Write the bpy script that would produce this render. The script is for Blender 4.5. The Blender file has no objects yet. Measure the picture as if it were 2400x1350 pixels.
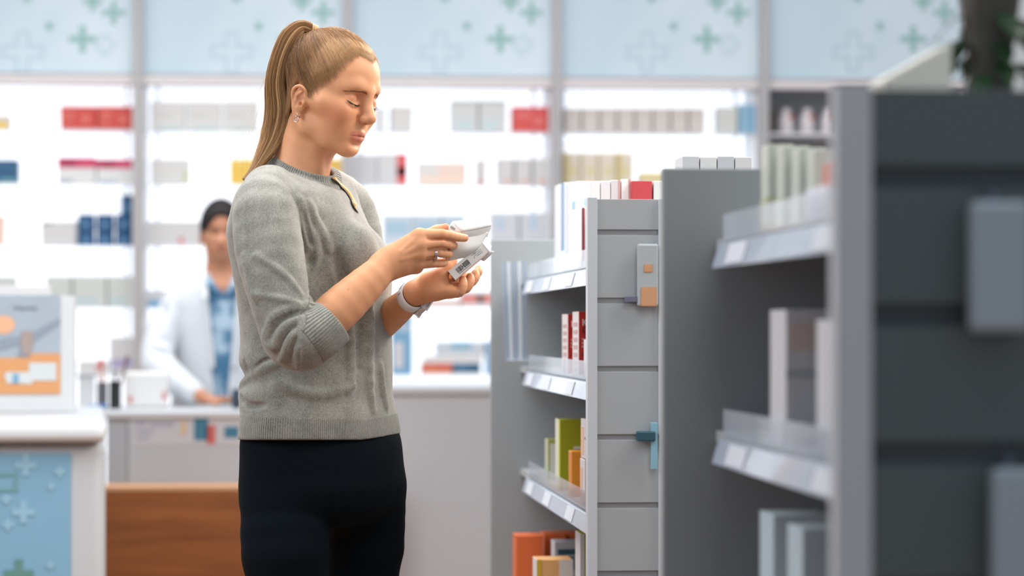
import bpy, bmesh, math, random
import numpy as np
from mathutils import Vector, Matrix
random.seed(7); np.random.seed(7)
sc = bpy.context.scene
# ------------------------------------------------------------------ camera, world, lights, exposure
CAM = np.array([0.0, 0.0, 1.18]); FPX = 6400.0; HOR = 768.0
TH = math.radians(4.9)                      # room axes are turned a little against the lens axis
FW = np.array([math.sin(TH), math.cos(TH), 0.0]); RT = np.array([math.cos(TH), -math.sin(TH), 0.0]); UP = np.array([0.0, 0.0, 1.0])
D0 = 4.75                                   # distance of the woman
cam_d = bpy.data.cameras.new('camera'); cam = bpy.data.objects.new('camera', cam_d)
sc.collection.objects.link(cam); sc.camera = cam
cam.location = CAM; cam.rotation_euler = (math.pi/2, 0, -TH)
cam_d.sensor_width = 36; cam_d.lens = 36*FPX/2400; cam_d.shift_y = (HOR-675)/2400
cam_d.clip_start = 0.05; cam_d.clip_end = 60
cam_d.dof.use_dof = True; cam_d.dof.focus_distance = 4.74; cam_d.dof.aperture_fstop = 3.4
sc.view_settings.view_transform = 'Standard'; sc.view_settings.look = 'None'
sc.view_settings.gamma = 1; sc.view_settings.use_curve_mapping = False
sc.view_settings.exposure = 0.0
W_ = bpy.data.worlds.new('world'); sc.world = W_; W_.use_nodes = True
W_.node_tree.nodes['Background'].inputs[0].default_value = (0.80, 0.88, 1.0, 1)
W_.node_tree.nodes['Background'].inputs[1].default_value = 0.45
def area(name, loc, target, size, size_y, power, col=(1, 1, 1)):
    l = bpy.data.lights.new(name, 'AREA'); l.shape = 'RECTANGLE'; l.size = size; l.size_y = size_y
    l.energy = power; l.color = col
    o = bpy.data.objects.new(name, l); sc.collection.objects.link(o); o.location = loc
    o.rotation_euler = (Vector(target)-Vector(loc)).to_track_quat('-Z', 'Y').to_euler()
    return o
area('unseen_overhead_light', (-0.3, 5.6, 2.95), (-0.3, 5.6, 0), 1.6, 2.4, 85, (1, 0.97, 0.93))
area('unseen_overhead_light', (-1.0, 9.6, 2.95), (-1.0, 9.6, 0), 6.0, 1.4, 110, (1, 0.98, 0.96))
area('unseen_overhead_light', (1.9, 6.4, 2.7), (-0.1, 4.7, 1.4), 1.4, 1.4, 90, (1, 0.92, 0.82))
area('unseen_overhead_light', (-2.2, 3.6, 2.7), (-0.3, 4.7, 1.3), 1.4, 1.4, 50, (0.95, 0.98, 1))
area('unseen_overhead_light', (0.8, 2.4, 2.8), (-0.1, 4.75, 1.35), 1.2, 1.2, 14, (1, 0.94, 0.86))  # added front lamp, out of view, to brighten the woman and gondola
area('unseen_overhead_light', (1.75, 4.2, 2.75), (0.0, 4.75, 1.5), 1.0, 1.0, 42, (1, 0.93, 0.84))  # added unseen key light for the front of her face
area('unseen_overhead_light', (0.2, 10.3, 2.95), (0.2, 12.1, 2.35), 8.0, 0.5, 44, (1, 0.99, 0.98))  # added unseen lamp that brightens the header panels
# ------------------------------------------------------------------ naming helpers
def tag(o, label=None, cat=None, group=None, kind=None):
    if label: o['label'] = label
    if cat: o['category'] = cat
    if group: o['group'] = group
    if kind: o['kind'] = kind
    return o
def empty(name, loc, label=None, cat=None, group=None, rot=(0, 0, 0)):
    o = bpy.data.objects.new(name, None); sc.collection.objects.link(o); o.location = loc; o.rotation_euler = rot
    o.empty_display_size = 0.05
    return tag(o, label, cat, group)
def px(x, y, Y):
    """world point on the room plane Y = const seen at photo pixel (x, y)"""
    a = (x-1200)/FPX
    d = Y/(FW[1]+a*RT[1])
    p = CAM + FW*d + RT*(a*d); p[2] = CAM[2] + (HOR-y)/FPX*d
    return p
def C3(x, y, W=0.0):
    """woman's sculpting frame (metres: right, up, toward the lens) from a photo pixel and a real distance"""
    d = D0-W
    return np.array([(x-1200)*d/FPX, (HOR-y)*d/FPX, W])
def c2w(P, D=D0):
    P = np.asarray(P, float)
    return CAM + P[..., 0:1]*RT + P[..., 1:2]*UP + (D-P[..., 2:3])*FW
# ------------------------------------------------------------------ materials
def lin(c):
    c = [v/255 for v in c]
    return tuple((v/12.92 if v <= 0.04045 else ((v+0.055)/1.055)**2.4) for v in c)+(1,)
MC = {}
def mat(name, rgb=(200, 200, 200), rough=0.5, metal=0.0, emis=0.0, spec=0.5, alpha=1.0, trans=0.0, sheen=0.0, coat=0.0, noise=None, bump=None, sss=0.0):
    if name in MC: return MC[name]
    m = bpy.data.materials.new(name); m.use_nodes = True; nt = m.node_tree; b = nt.nodes['Principled BSDF']
    c = lin(rgb); b.inputs['Base Color'].default_value = c
    b.inputs['Roughness'].default_value = rough; b.inputs['Metallic'].default_value = metal
    b.inputs['Specular IOR Level'].default_value = spec
    if emis: b.inputs['Emission Color'].default_value = c; b.inputs['Emission Strength'].default_value = emis
    if alpha < 1: b.inputs['Alpha'].default_value = alpha
    if trans: b.inputs['Transmission Weight'].default_value = trans; b.inputs['IOR'].default_value = 1.3
    if sheen: b.inputs['Sheen Weight'].default_value = sheen; b.inputs['Sheen Roughness'].default_value = 0.5
    if coat: b.inputs['Coat Weight'].default_value = coat
    if sss:
        b.inputs['Subsurface Weight'].default_value = sss; b.inputs['Subsurface Scale'].default_value = 0.008
        b.inputs['Subsurface Radius'].default_value = (1.0, 0.35, 0.2)
    tc = nt.nodes.new('ShaderNodeTexCoord')
    if noise:                                   # (scale, amount): mottling of the surface itself
        n = nt.nodes.new('ShaderNodeTexNoise'); n.inputs['Scale'].default_value = noise[0]; n.inputs['Detail'].default_value = 3
        nt.links.new(tc.outputs['Object'], n.inputs['Vector'])
        mx = nt.nodes.new('ShaderNodeMix'); mx.data_type = 'RGBA'
        a = noise[1]; mx.inputs[6].default_value = tuple(v*(1-a) for v in c[:3])+(1,); mx.inputs[7].default_value = tuple(min(1, v*(1+a)) for v in c[:3])+(1,)
        nt.links.new(n.outputs[0], mx.inputs[0]); nt.links.new(mx.outputs[2], b.inputs['Base Color'])
    if bump:
        n = nt.nodes.new('ShaderNodeTexNoise'); n.inputs['Scale'].default_value = bump[0]; n.inputs['Detail'].default_value = 2
        nt.links.new(tc.outputs['Object'], n.inputs['Vector'])
        bp = nt.nodes.new('ShaderNodeBump'); bp.inputs['Strength'].default_value = bump[1]; bp.inputs['Distance'].default_value = 0.001
        nt.links.new(n.outputs[0], bp.inputs['Height']); nt.links.new(bp.outputs[0], b.inputs['Normal'])
    MC[name] = m
    return m
# ------------------------------------------------------------------ voxel sculpting engine (signed distances -> one smooth mesh)
def norm(v): v = np.asarray(v, float); return v/np.linalg.norm(v)
def smin(a, b, k):
    if k <= 0: return np.minimum(a, b)
    h = np.maximum(k-np.abs(a-b), 0)/k
    return np.minimum(a, b)-h*h*(k*0.25)
class Vox:
    def __init__(s, lo, hi, h):
        s.lo = np.minimum(lo, hi).astype(float); hi = np.maximum(lo, hi); s.h = h
        s.n = np.ceil((hi-s.lo)/h).astype(int)+1
        s.a = np.full(s.n, 0.03, np.float32)
    def box(s, lo, hi):
        i0 = np.clip(np.floor((lo-s.lo)/s.h).astype(int), 0, s.n); i1 = np.clip(np.ceil((hi-s.lo)/s.h).astype(int)+1, 0, s.n)
        if (i1-i0 <= 0).any(): return None
        sl = tuple(slice(a, b) for a, b in zip(i0, i1))
        ax = [(s.lo[d]+s.h*np.arange(i0[d], i1[d])).astype(np.float32) for d in range(3)]
        return sl, ax[0][:, None, None], ax[1][None, :, None], ax[2][None, None, :]
    def put(s, lo, hi, fn, k=0.0, sub=False):
        pad = k+3*s.h
        r = s.box(np.asarray(lo)-pad, np.asarray(hi)+pad)
        if r is None: return
        sl, x, y, z = r; d = fn(x, y, z).astype(np.float32); o = s.a[sl]
        s.a[sl] = -smin(-o, d, k) if sub else smin(o, d, k)
    def ell(s, c, r, R=None, k=0.0, sub=False):
        c = np.asarray(c, float); r = np.asarray(r, float); e = max(r)
        def fn(x, y, z):
            X, Y, Z = x-c[0], y-c[1], z-c[2]
            if R is not None:
                X, Y, Z = (R[0][0]*X+R[0][1]*Y+R[0][2]*Z, R[1][0]*X+R[1][1]*Y+R[1][2]*Z, R[2][0]*X+R[2][1]*Y+R[2][2]*Z)
            q = np.sqrt((X/r[0])**2+(Y/r[1])**2+(Z/r[2])**2)
            g = np.sqrt((X/r[0]**2)**2+(Y/r[1]**2)**2+(Z/r[2]**2)**2)
            return q*(q-1)/np.maximum(g, 1e-6)
        s.put(c-e, c+e, fn, k, sub)
    def cone(s, p, q, r0, r1, k=0.0, sub=False, flat=None):
        p = np.asarray(p, float); q = np.asarray(q, float); d = q-p; L2 = max(float(d@d), 1e-12); R = max(r0, r1)
        def fn(x, y, z):
            X, Y, Z = x-p[0], y-p[1], z-p[2]
            t = np.clip((X*d[0]+Y*d[1]+Z*d[2])/L2, 0, 1)
            X, Y, Z = X-t*d[0], Y-t*d[1], Z-t*d[2]
            rr = r0+(r1-r0)*t
            if flat is not None:
                n, f = flat; dn = X*n[0]+Y*n[1]+Z*n[2]
                q2 = X*X+Y*Y+Z*Z+dn*dn*(1/f**2-1)
                q1 = np.sqrt(q2); g = np.sqrt(np.maximum(X*X+Y*Y+Z*Z-dn*dn+dn*dn/f**4, 1e-12))
                return (q1-rr)*np.maximum(q1, 1e-6)/np.maximum(g, 1e-6)
            return np.sqrt(X*X+Y*Y+Z*Z)-rr
        s.put(np.minimum(p, q)-R, np.maximum(p, q)+R, fn, k, sub)
    def chain(s, pts, rs, k=0.0, sub=False, flat=None, kk=None):
        for i in range(len(pts)-1):
            s.cone(pts[i], pts[i+1], rs[i], rs[i+1], k if (i == 0 or kk is None) else kk, sub, flat)
    def val(s, p):
        g = np.clip((np.asarray(p)-s.lo)/s.h, 0, s.n-1.001); i = g.astype(int); f = g-i; r = 0
        for a in (0, 1):
            for b in (0, 1):
                for c in (0, 1): r += s.a[i[0]+a, i[1]+b, i[2]+c]*(f[0] if a else 1-f[0])*(f[1] if b else 1-f[1])*(f[2] if c else 1-f[2])
        return float(r)
    def valn(s, P):
        sh = P.shape[:-1]; P = P.reshape(-1, 3); g = np.clip((P-s.lo)/s.h, 0, s.n-1.001); i = g.astype(int); f = g-i; r = 0
        for a in (0, 1):
            for b in (0, 1):
                for c in (0, 1): r = r+s.a[i[:, 0]+a, i[:, 1]+b, i[:, 2]+c]*(f[:, 0] if a else 1-f[:, 0])*(f[:, 1] if b else 1-f[:, 1])*(f[:, 2] if c else 1-f[:, 2])
        return r.reshape(sh)
    def push(s, P, off, c, it=3):
        """move points that lie under the skin outwards from centre c until they clear it"""
        for _ in range(it):
            d = P-c; d = d/np.linalg.norm(d, axis=-1, keepdims=True); P = P+d*np.maximum(0, off-s.valn(P))[..., None]
        return P
    def grad(s, p):
        e = s.h*1.2; return norm([s.val(p+e*d)-s.val(p-e*d)+1e-9 for d in np.eye(3)])
    def snap(s, p, off=0.0):
        p = np.array(p, float)
        for _ in range(6): p = p-s.grad(p)*np.clip(s.val(p)-off, -.004, .004)
        return p
    def front(s, u, v):
        """distance toward the lens of the outermost surface at (u, v)"""
        i = int(round((u-s.lo[0])/s.h)); j = int(round((v-s.lo[1])/s.h))
        i = min(max(i, 0), s.n[0]-1); j = min(max(j, 0), s.n[1]-1)
        c = np.where(s.a[i, j] < 0)[0]
        return s.lo[2]+s.h*c[-1] if len(c) else None
    def mesh(s):
        a = s.a; ins = a < 0; n = s.n
        cnt = np.zeros(n-1, np.int8)
        for i in (0, 1):
            for j in (0, 1):
                for k in (0, 1): cnt += ins[i:n[0]-1+i, j:n[1]-1+j, k:n[2]-1+k]
        act = np.argwhere((cnt > 0) & (cnt < 8)); idm = np.full(n-1, -1, np.int32)
        idm[act[:, 0], act[:, 1], act[:, 2]] = np.arange(len(act))
        cor = np.array([(i, j, k) for i in (0, 1) for j in (0, 1) for k in (0, 1)])
        val = np.stack([a[act[:, 0]+c[0], act[:, 1]+c[1], act[:, 2]+c[2]] for c in cor], 1).astype(float)
        acc = np.zeros((len(act), 3)); w = np.zeros(len(act))
        for e0 in range(8):
            for e1 in range(e0+1, 8):
                if np.abs(cor[e0]-cor[e1]).sum() != 1: continue
                va, vb = val[:, e0], val[:, e1]; m = (va < 0) != (vb < 0)
                t = np.where(m, va/np.where(m, va-vb, 1), 0)
                acc += np.where(m[:, None], cor[e0]+(cor[e1]-cor[e0])*t[:, None], 0); w += m
        V = s.lo+s.h*(act+acc/w[:, None])
        F = []
        for ax in range(3):
            o = [d for d in range(3) if d != ax]
            sl0 = [slice(None)]*3; sl1 = [slice(None)]*3; sl0[ax] = slice(0, -1); sl1[ax] = slice(1, None)
            for d in o: sl0[d] = slice(1, -1); sl1[d] = slice(1, -1)
            A = ins[tuple(sl0)]; B = ins[tuple(sl1)]
            for flip, M in ((0, A & ~B), (1, ~A & B)):
                e = np.argwhere(M)
                if not len(e): continue
                e[:, o[0]] += 1; e[:, o[1]] += 1
                q = []
                for da, db in ((-1, -1), (0, -1), (0, 0), (-1, 0)):
                    c = e.copy(); c[:, o[0]] += da; c[:, o[1]] += db; q.append(idm[c[:, 0], c[:, 1], c[:, 2]])
                q = np.stack(q, 1)
                if (ax == 1) != bool(flip): q = q[:, ::-1]
                F.append(q)
        F = np.concatenate(F)
        return V, F
def relax(V, F, it=2, f=0.5):
    E = np.concatenate([F[:, [0, 1]], F[:, [1, 2]], F[:, [2, 3]], F[:, [3, 0]]])
    for _ in range(it):
        acc = np.zeros_like(V); c = np.zeros(len(V))
        for a, b in ((0, 1), (1, 0)):
            for d in range(3): acc[:, d] += np.bincount(E[:, a], V[E[:, b], d], len(V))
            c += np.bincount(E[:, a], minlength=len(V))
        V = V+f*(acc/np.maximum(c, 1)[:, None]-V)
    return V
def mesh_np(name, V, F, material, parent=None, base=(0, 0, 0), smooth=True, attrs=None, cols=None):
    """V are world points; the object sits at its parent's origin (base)"""
    V = np.asarray(V, float)-np.asarray(base, float); F = np.asarray(F)
    me = bpy.data.meshes.new(name); me.vertices.add(len(V)); me.vertices.foreach_set('co', V.astype(np.float32).ravel())
    k = F.shape[1]
    me.loops.add(F.size); me.loops.foreach_set('vertex_index', F.astype(np.int32).ravel())
    me.polygons.add(len(F)); me.polygons.foreach_set('loop_start', np.arange(0, F.size, k, dtype=np.int32))
    me.update(calc_edges=True); me.validate()
    if smooth: me.polygons.foreach_set('use_smooth', np.ones(len(me.polygons), bool))
    for n_, v in (attrs or {}).items():
        at = me.attributes.new(n_, 'FLOAT', 'POINT'); at.data.foreach_set('value', v.astype(np.float32))
    for n_, v in (cols or {}).items():
        at = me.attributes.new(n_, 'FLOAT_COLOR', 'POINT')
        at.data.foreach_set('color', np.concatenate([v, np.ones((len(v), 1))], 1).astype(np.float32).ravel())
    me.materials.append(material)
    o = bpy.data.objects.new(name, me); sc.collection.objects.link(o)
    if parent is not None: o.parent = parent
    else: o.location = base
    return o
def tubes(curves, radii, sides=3):
    """many thin tubes: curves list of (n,3) arrays, radii list of (n,) arrays"""
    VV = []; FF = []; off = 0
    for P, r in zip(curves, radii):
        P = np.asarray(P, float); n = len(P); r = np.broadcast_to(r, (n,))
        T = np.gradient(P, axis=0); T /= np.maximum(np.linalg.norm(T, axis=1, keepdims=True), 1e-9)
        ref = np.array([0.31, 0.22, 0.92]) if abs(T[0] @ np.array([0.31, 0.22, 0.92])) < 0.9 else np.array([1.0, 0, 0])
        A = np.cross(T, ref); A /= np.maximum(np.linalg.norm(A, axis=1, keepdims=True), 1e-9); B = np.cross(T, A)
        ang = np.arange(sides)*2*math.pi/sides
        ring = P[:, None]+r[:, None, None]*(A[:, None]*np.cos(ang)[None, :, None]+B[:, None]*np.sin(ang)[None, :, None])
        VV.append(ring.reshape(-1, 3))
        i = np.arange(n-1)[:, None]*sides; j = np.arange(sides)[None]; j2 = (j+1) % sides
        FF.append((off+np.stack([i+j, i+j2, i+sides+j2, i+sides+j], -1)).reshape(-1, 4)); off += n*sides
    return np.concatenate(VV), np.concatenate(FF)
def spl(pts, n):
    """smooth curve through points (Catmull-Rom)"""
    P = np.asarray(pts, float)
    if len(P) == 2: return P[0]+(P[1]-P[0])*np.linspace(0, 1, n)[:, None]
    Q = np.vstack([2*P[0]-P[1], P, 2*P[-1]-P[-2]]); t = np.linspace(0, len(P)-1-1e-9, n); i = t.astype(int); f = (t-i)[:, None]
    a, b, c, d = Q[i], Q[i+1], Q[i+2], Q[i+3]
    return 0.5*(2*b+(c-a)*f+(2*a-5*b+4*c-d)*f*f+(3*b-a-3*c+d)*f**3)
def interp_rows(rows, v):
    """rows: (v, a, b, c...) sorted by v ascending; smooth interpolation of the remaining columns"""
    R = np.array(sorted(rows), float); t = np.clip(v, R[0, 0], R[-1, 0])
    i = np.clip(np.searchsorted(R[:, 0], t)-1, 0, len(R)-2); f = (t-R[i, 0])/(R[i+1, 0]-R[i, 0])
    m = np.gradient(R[:, 1:], R[:, 0], axis=0); h = (R[i+1, 0]-R[i, 0])[..., None]; f = f[..., None]
    return ((2*f**3-3*f**2+1)*R[i, 1:]+(f**3-2*f**2+f)*h*m[i]+(-2*f**3+3*f**2)*R[i+1, 1:]+(f**3-f**2)*h*m[i+1])
# ================================================================== THE SHOP
def bmo(bm_, name, mats, parent=None, base=(0, 0, 0), rec=True, smooth=False):
    if rec: bmesh.ops.recalc_face_normals(bm_, faces=bm_.faces[:])
    b_ = Vector(base)
    for v in bm_.verts: v.co -= b_
    me = bpy.data.meshes.new(name); bm_.to_mesh(me); bm_.free()
    for m in (mats if isinstance(mats, (list, tuple)) else [mats]): me.materials.append(m)
    if smooth: me.polygons.foreach_set('use_smooth', [True]*len(me.polygons))
    o = bpy.data.objects.new(name, me); sc.collection.objects.link(o)
    if parent is not None: o.parent = parent
    else: o.location = b_
    return o
def addbox(bm_, x0, x1, y0, y1, z0, z1, bev=0.0, mi=0, rot=0.0, seg=2):
    r = bmesh.ops.create_cube(bm_, size=1.0); vs = r['verts']
    for v in vs: v.co = Vector(((x1-x0)*v.co.x, (y1-y0)*v.co.y, (z1-z0)*v.co.z))
    fs = list({f for v in vs for f in v.link_faces})
    if bev:
        rb = bmesh.ops.bevel(bm_, geom=list({e for v in vs for e in v.link_edges}), offset=bev, segments=seg, affect='EDGES', profile=.5)
        fs = rb['faces']+[f for f in fs if f.is_valid]; vs = list({v for f in fs for v in f.verts})
    c, s = math.cos(rot), math.sin(rot)
    for v in vs: v.co = Vector((v.co.x*c-v.co.y*s+(x0+x1)/2, v.co.x*s+v.co.y*c+(y0+y1)/2, v.co.z+(z0+z1)/2))
    for f in fs: f.material_index = mi
    return vs
def box1(name, x0, x1, y0, y1, z0, z1, m, parent=None, base=(0, 0, 0), bev=0.0, kind=None):
    b_ = bmesh.new(); addbox(b_, x0, x1, y0, y1, z0, z1, bev); o = bmo(b_, name, m, parent, base)
    if kind: o['kind'] = kind
    return o
WHITE = mat('white_laminate', (226, 228, 230), rough=.45)
SHW = mat('shelf_white', (232, 234, 238), rough=.4)
GREY = mat('grey_post', (168, 168, 170), rough=.5)
GLOW = mat('lit_back_panel', (244, 247, 252), rough=.6, emis=.95)
GLS = mat('frosted_glass_shelf', (236, 240, 244), rough=.3, alpha=.30, spec=.4)
# ---- shell
box1('floor', -9, 9, -2, 14, -.1, 0, mat('oak_floor', (158, 110, 74), rough=.4, noise=(3, .2)), kind='structure')
box1('wall_back', -9, 9, 12.62, 12.8, 0, 3.2, mat('wall_white', (214, 218, 222), rough=.8), kind='structure')
box1('wall_left', -6.2, -6.0, -2, 12.62, 0, 3.2, mat('wall_white'), kind='structure')
box1('wall_right', 6.0, 6.2, -2, 12.62, 0, 3.2, mat('wall_white'), kind='structure')
# ---- lit wall shelving: one unit per bay
YF = 12.02; YB = 12.36
def wx(x): return float(px(x, HOR, YF)[0])
def wz(x, y): return float(px(x, y, YF)[2])
MUL = [-655, -165, 325, 815, 1303, 1787, 2270, 2753]
ROWZ = [wz(900, 306), wz(900, 432), wz(900, 577), wz(900, 722), wz(900, 880), .62, .30]
ZT = wz(900, 178); ZP = 2.76
HB = bpy.data.materials.new('printed_sky_blue'); HB.use_nodes = True
nt = HB.node_tree; b = nt.nodes['Principled BSDF']; b.inputs['Roughness'].default_value = .5
tc = nt.nodes.new('ShaderNodeTexCoord'); n_ = nt.nodes.new('ShaderNodeTexNoise'); n_.inputs['Scale'].default_value = 1.6; n_.inputs['Detail'].default_value = 3
sx = nt.nodes.new('ShaderNodeSeparateXYZ'); nt.links.new(tc.outputs['Object'], n_.inputs['Vector']); nt.links.new(tc.outputs['Object'], sx.inputs[0])
ma = nt.nodes.new('ShaderNodeMath'); ma.operation = 'MULTIPLY_ADD'; ma.inputs[1].default_value = .55; ma.inputs[2].default_value = -.25; nt.links.new(sx.outputs[0], ma.inputs[0])
mb = nt.nodes.new('ShaderNodeMath'); mb.operation = 'ADD'; nt.links.new(n_.outputs[0], mb.inputs[0]); nt.links.new(ma.outputs[0], mb.inputs[1])
cr = nt.nodes.new('ShaderNodeValToRGB'); cr.color_ramp.elements[0].position = .15; cr.color_ramp.elements[0].color = lin((186, 208, 220)); cr.color_ramp.elements[1].position = .8; cr.color_ramp.elements[1].color = lin((226, 235, 240))
nt.links.new(mb.outputs[0], cr.inputs[0]); nt.links.new(cr.outputs[0], b.inputs['Base Color'])
CRG = mat('printed_cross_green', (136, 178, 174), rough=.5); CRP = mat('printed_cross_pale', (178, 202, 210), rough=.5); CRD = mat('printed_cross_outline', (162, 192, 204), rough=.5)
def cross(bm_, x, z, h, w, y, mi=1, outline=0.0):
    t = .0015
    if not outline:
        addbox(bm_, x-h, x+h, y-t, y, z-w, z+w, mi=mi); addbox(bm_, x-w, x+w, y-t, y, z-h, z-w, mi=mi); addbox(bm_, x-w, x+w, y-t, y, z+w, z+h, mi=mi); return
    P = [(-w, h), (w, h), (w, w), (h, w), (h, -w), (w, -w), (w, -h), (-w, -h), (-w, -w), (-h, -w), (-h, w), (-w, w)]; o = outline/2
    for i, ((a, b_), (c, d)) in enumerate(zip(P, P[1:]+P[:1])): addbox(bm_, x+min(a, c)-o, x+max(a, c)+o, y-t-(i % 2)*.0004, y, z+min(b_, d)-o, z+max(b_, d)+o, mi=mi)
bays = ['beyond the left edge', 'behind the blue poster counter', 'behind the pharmacist', 'behind the woman reading the leaflet', 'above the far end of the gondola', 'behind the large gondola on the right', 'at the right edge']
PXM = YF/FPX*1.004
for i in range(1, 6):
    xa, xb = wx(MUL[i]), wx(MUL[i+1]); cx_ = (xa+xb)/2; base = (cx_, YF, 0)
    lab = {1: 'lit wall shelving bay at the left with red and magenta boxes', 2: 'lit white wall shelving bay behind the pharmacist in the white coat', 3: 'lit wall shelving bay right of the woman\'s face, red box at its end',
           4: 'lit wall shelving bay above the low gondola, with eight cream cartons', 5: 'unlit grey wall shelving bay behind the tall dark end panel'}[i]
    u = empty('wall_shelving_unit', base, lab, 'shelving', 'wall shelving bays')
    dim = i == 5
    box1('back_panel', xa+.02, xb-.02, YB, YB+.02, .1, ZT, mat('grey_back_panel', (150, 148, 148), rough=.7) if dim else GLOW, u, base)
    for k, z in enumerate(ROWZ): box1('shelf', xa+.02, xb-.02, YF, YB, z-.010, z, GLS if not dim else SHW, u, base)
    for sx_ in ((xa+.02, xa+.028), (xb-.028, xb-.02)): box1('side_panel', sx_[0], sx_[1], YF+.02, YB, .1, ZT, SHW, u, base)
    for o_ in (.062, ): box1('shelf_standard', xa+o_, xa+o_+.012, YB-.02, YB-.004, .1, ZT, mat('pale_metal', (206, 206, 216), rough=.4), u, base); box1('shelf_standard', xb-o_-.012, xb-o_, YB-.02, YB-.004, .1, ZT, mat('pale_metal'), u, base)
    box1('top_beam', xa, xb, YF-.03, YF+.10, ZT-.045, ZT-.008, mat('beam_white', (214, 210, 212), rough=.5), u, base); box1('beam_lip', xa, xb, YF-.035, YF+.08, ZT-.008, ZT, mat('beam_grey_trim', (160, 160, 162), rough=.5), u, base)  # lip in a darker grey than the beam
    hp = bmesh.new(); addbox(hp, xa, xb, YF-.01, YF+.02, ZT, ZP, mi=0); yy = YF-.011
    d = MUL[i]+490-325-0*488
    o = MUL[i+1]-325
    for (qx, qy, h, w, mi, ol) in ((194, 92, 31, 7, 1, 0), (267, 30, 27, 6, 1, 0), (218, 4, 22, 6, 1, 0), (116, 62, 9, 5, 1, 0), (64, -4, 9, 6, 1, 0), (53, 122, 46, 13, 3, 3), (245, 105, 22, 8, 2, 3), (150, -40, 30, 8, 1, 0), (20, -30, 18, 6, 2, 0)):
        X, Z = wx(qx+o), wz(qx+o, qy); cross(hp, X, Z, h*PXM, w*PXM, yy, mi, ol*PXM)
    bmo(hp, 'header_panel', [HB, CRG, CRP, CRD], u, base)['label'] = 'pale blue panel printed with green and outlined crosses'
for i in range(1, 7):
    x = wx(MUL[i]); o = box1('trim_%d' % i, x-.019, x+.019, YF-.06, YF+.02, 0, ZP, GREY, base=(x, YF, 0), kind='structure')
# ---- cartons on the wall shelves
def carton_w(x0, x1, yt, row, bands, label, group, cat='box', dep=.12, y=None, rot=0.0, ybot=None, name='carton', setback=.03):
    """x0..x1, top yt in photo pixels on the shelf front plane; bands = [(f0, f1, g0, g1, rgb)] printed areas"""
    Y = (YF if y is None else y)+setback
    p0, p1 = px(x0, yt, Y), px(x1, yt, Y); z0 = ROWZ[row] if ybot is None else ybot; z1 = max(p0[2], z0+.02)
    a, b_ = p0[0]+.0015, p1[0]-.0015; cx_ = (a+b_)/2
    bm_ = bmesh.new(); ms = [mat('carton_%d_%d_%d' % bands[0], bands[0], rough=.5)]
    addbox(bm_, a, b_, Y, Y+dep, z0+.0005, z1, .0015)
    for (f0, f1, g0, g1, rgb) in bands[1:]:
        ms.append(mat('print_%d_%d_%d' % rgb, rgb, rough=.5)); addbox(bm_, a+(b_-a)*f0, a+(b_-a)*f1, Y-.0008, Y, z0+(z1-z0)*g0, z0+(z1-z0)*g1, mi=len(ms)-1)
    o = bmo(bm_, name, ms, None, (cx_, Y, z0)); tag(o, label, cat, group); return o
red, mag, navy, pale, yel = (196, 62, 52), (198, 62, 104), (28, 82, 122), (206, 206, 204), (228, 190, 78)
lt = [(.08, .40, .62, .70, (222, 140, 130)), (.08, .34, .40, .45, (214, 120, 110)), (.08, .36, .26, .31, (214, 120, 110)), (.58, .80, .30, .62, (212, 106, 96))]
G1 = 'cartons on the wall shelves left of the pharmacist'
carton_w(-60, 22, 270, 0, [(200, 196, 186), (.55, .98, .02, .5, yel)], 'small grey and yellow box cut by the left edge of the photo, top shelf', G1)
carton_w(141, 227, 249, 0, [red]+lt, 'red box on the top shelf at the left, the first of the red pair', G1)
carton_w(228, 314, 249, 0, [red]+lt, 'red box on the top shelf touching the grey post, right one of the pair', G1)
carton_w(-40, 42, 374, 1, [navy, (.5, .95, .04, .2, (92, 150, 160)), (.2, .9, .7, .76, (60, 110, 144))], 'dark navy blue box at the left edge, second shelf from the top', G1)
carton_w(134, 225, 369, 1, [(214, 216, 216), (0, 1, .60, 1, mag), (.03, .4, .03, .14, (150, 156, 168)), (.1, .5, .75, .84, (222, 120, 150))], 'magenta topped white box on the second shelf, slightly taller left one of the pair', G1)
carton_w(226, 315, 373, 1, [(214, 216, 216), (0, 1, .62, 1, mag), (.1, .5, .03, .12, (150, 170, 190)), (.1, .5, .76, .86, (222, 120, 160))], 'magenta topped white box on the second shelf, right one beside the grey post', G1)
carton_w(-30, 8, 505, 2, [(232, 200, 182)], 'peach coloured box at the left edge, third shelf', G1)
carton_w(95, 178, 518, 2, [(204, 206, 206), (.04, .32, .86, .93, (120, 130, 140))], 'pale grey box left of the stacked dark blue jars, third shelf', G1)
BLUEJ = mat('navy_jar', (40, 92, 138), rough=.4); BLUEL = mat('navy_jar_lid', (30, 74, 116), rough=.4)
def jar(x0, x1, yt, yb, label, base_z, seg=8):
    Y = YF+.08; p0, p1 = px(x0, yt, Y), px(x1, yt, Y); r = (p1[0]-p0[0])/2*.99; cx_ = (p0[0]+p1[0])/2; h = (yb-yt)*Y/FPX*1.0
    bs = (cx_, Y, base_z); j = empty('jar', bs, label, 'jar', 'stack of dark blue jars')
    for nm, z0, z1, rr, m in (('jar_body', 0, h*.74, r, BLUEJ), ('jar_lid', h*.74, h*.995, r*.97, BLUEL)):
        bm_ = bmesh.new(); bmesh.ops.create_cone(bm_, segments=seg, radius1=rr, radius2=rr*.96, depth=z1-z0, cap_ends=True)
        for v in bm_.verts: v.co += Vector((cx_, Y, base_z+(z0+z1)/2))
        bmo(bm_, nm, m, j, bs)
    bm_ = bmesh.new(); addbox(bm_, cx_-r*.3, cx_+r*.3, Y-r*1.0, Y-r*.9, base_z+h*.2, base_z+h*.5); bmo(bm_, 'jar_label', mat('jar_pale_label', (92, 136, 172)), j, bs)
    return h
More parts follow.
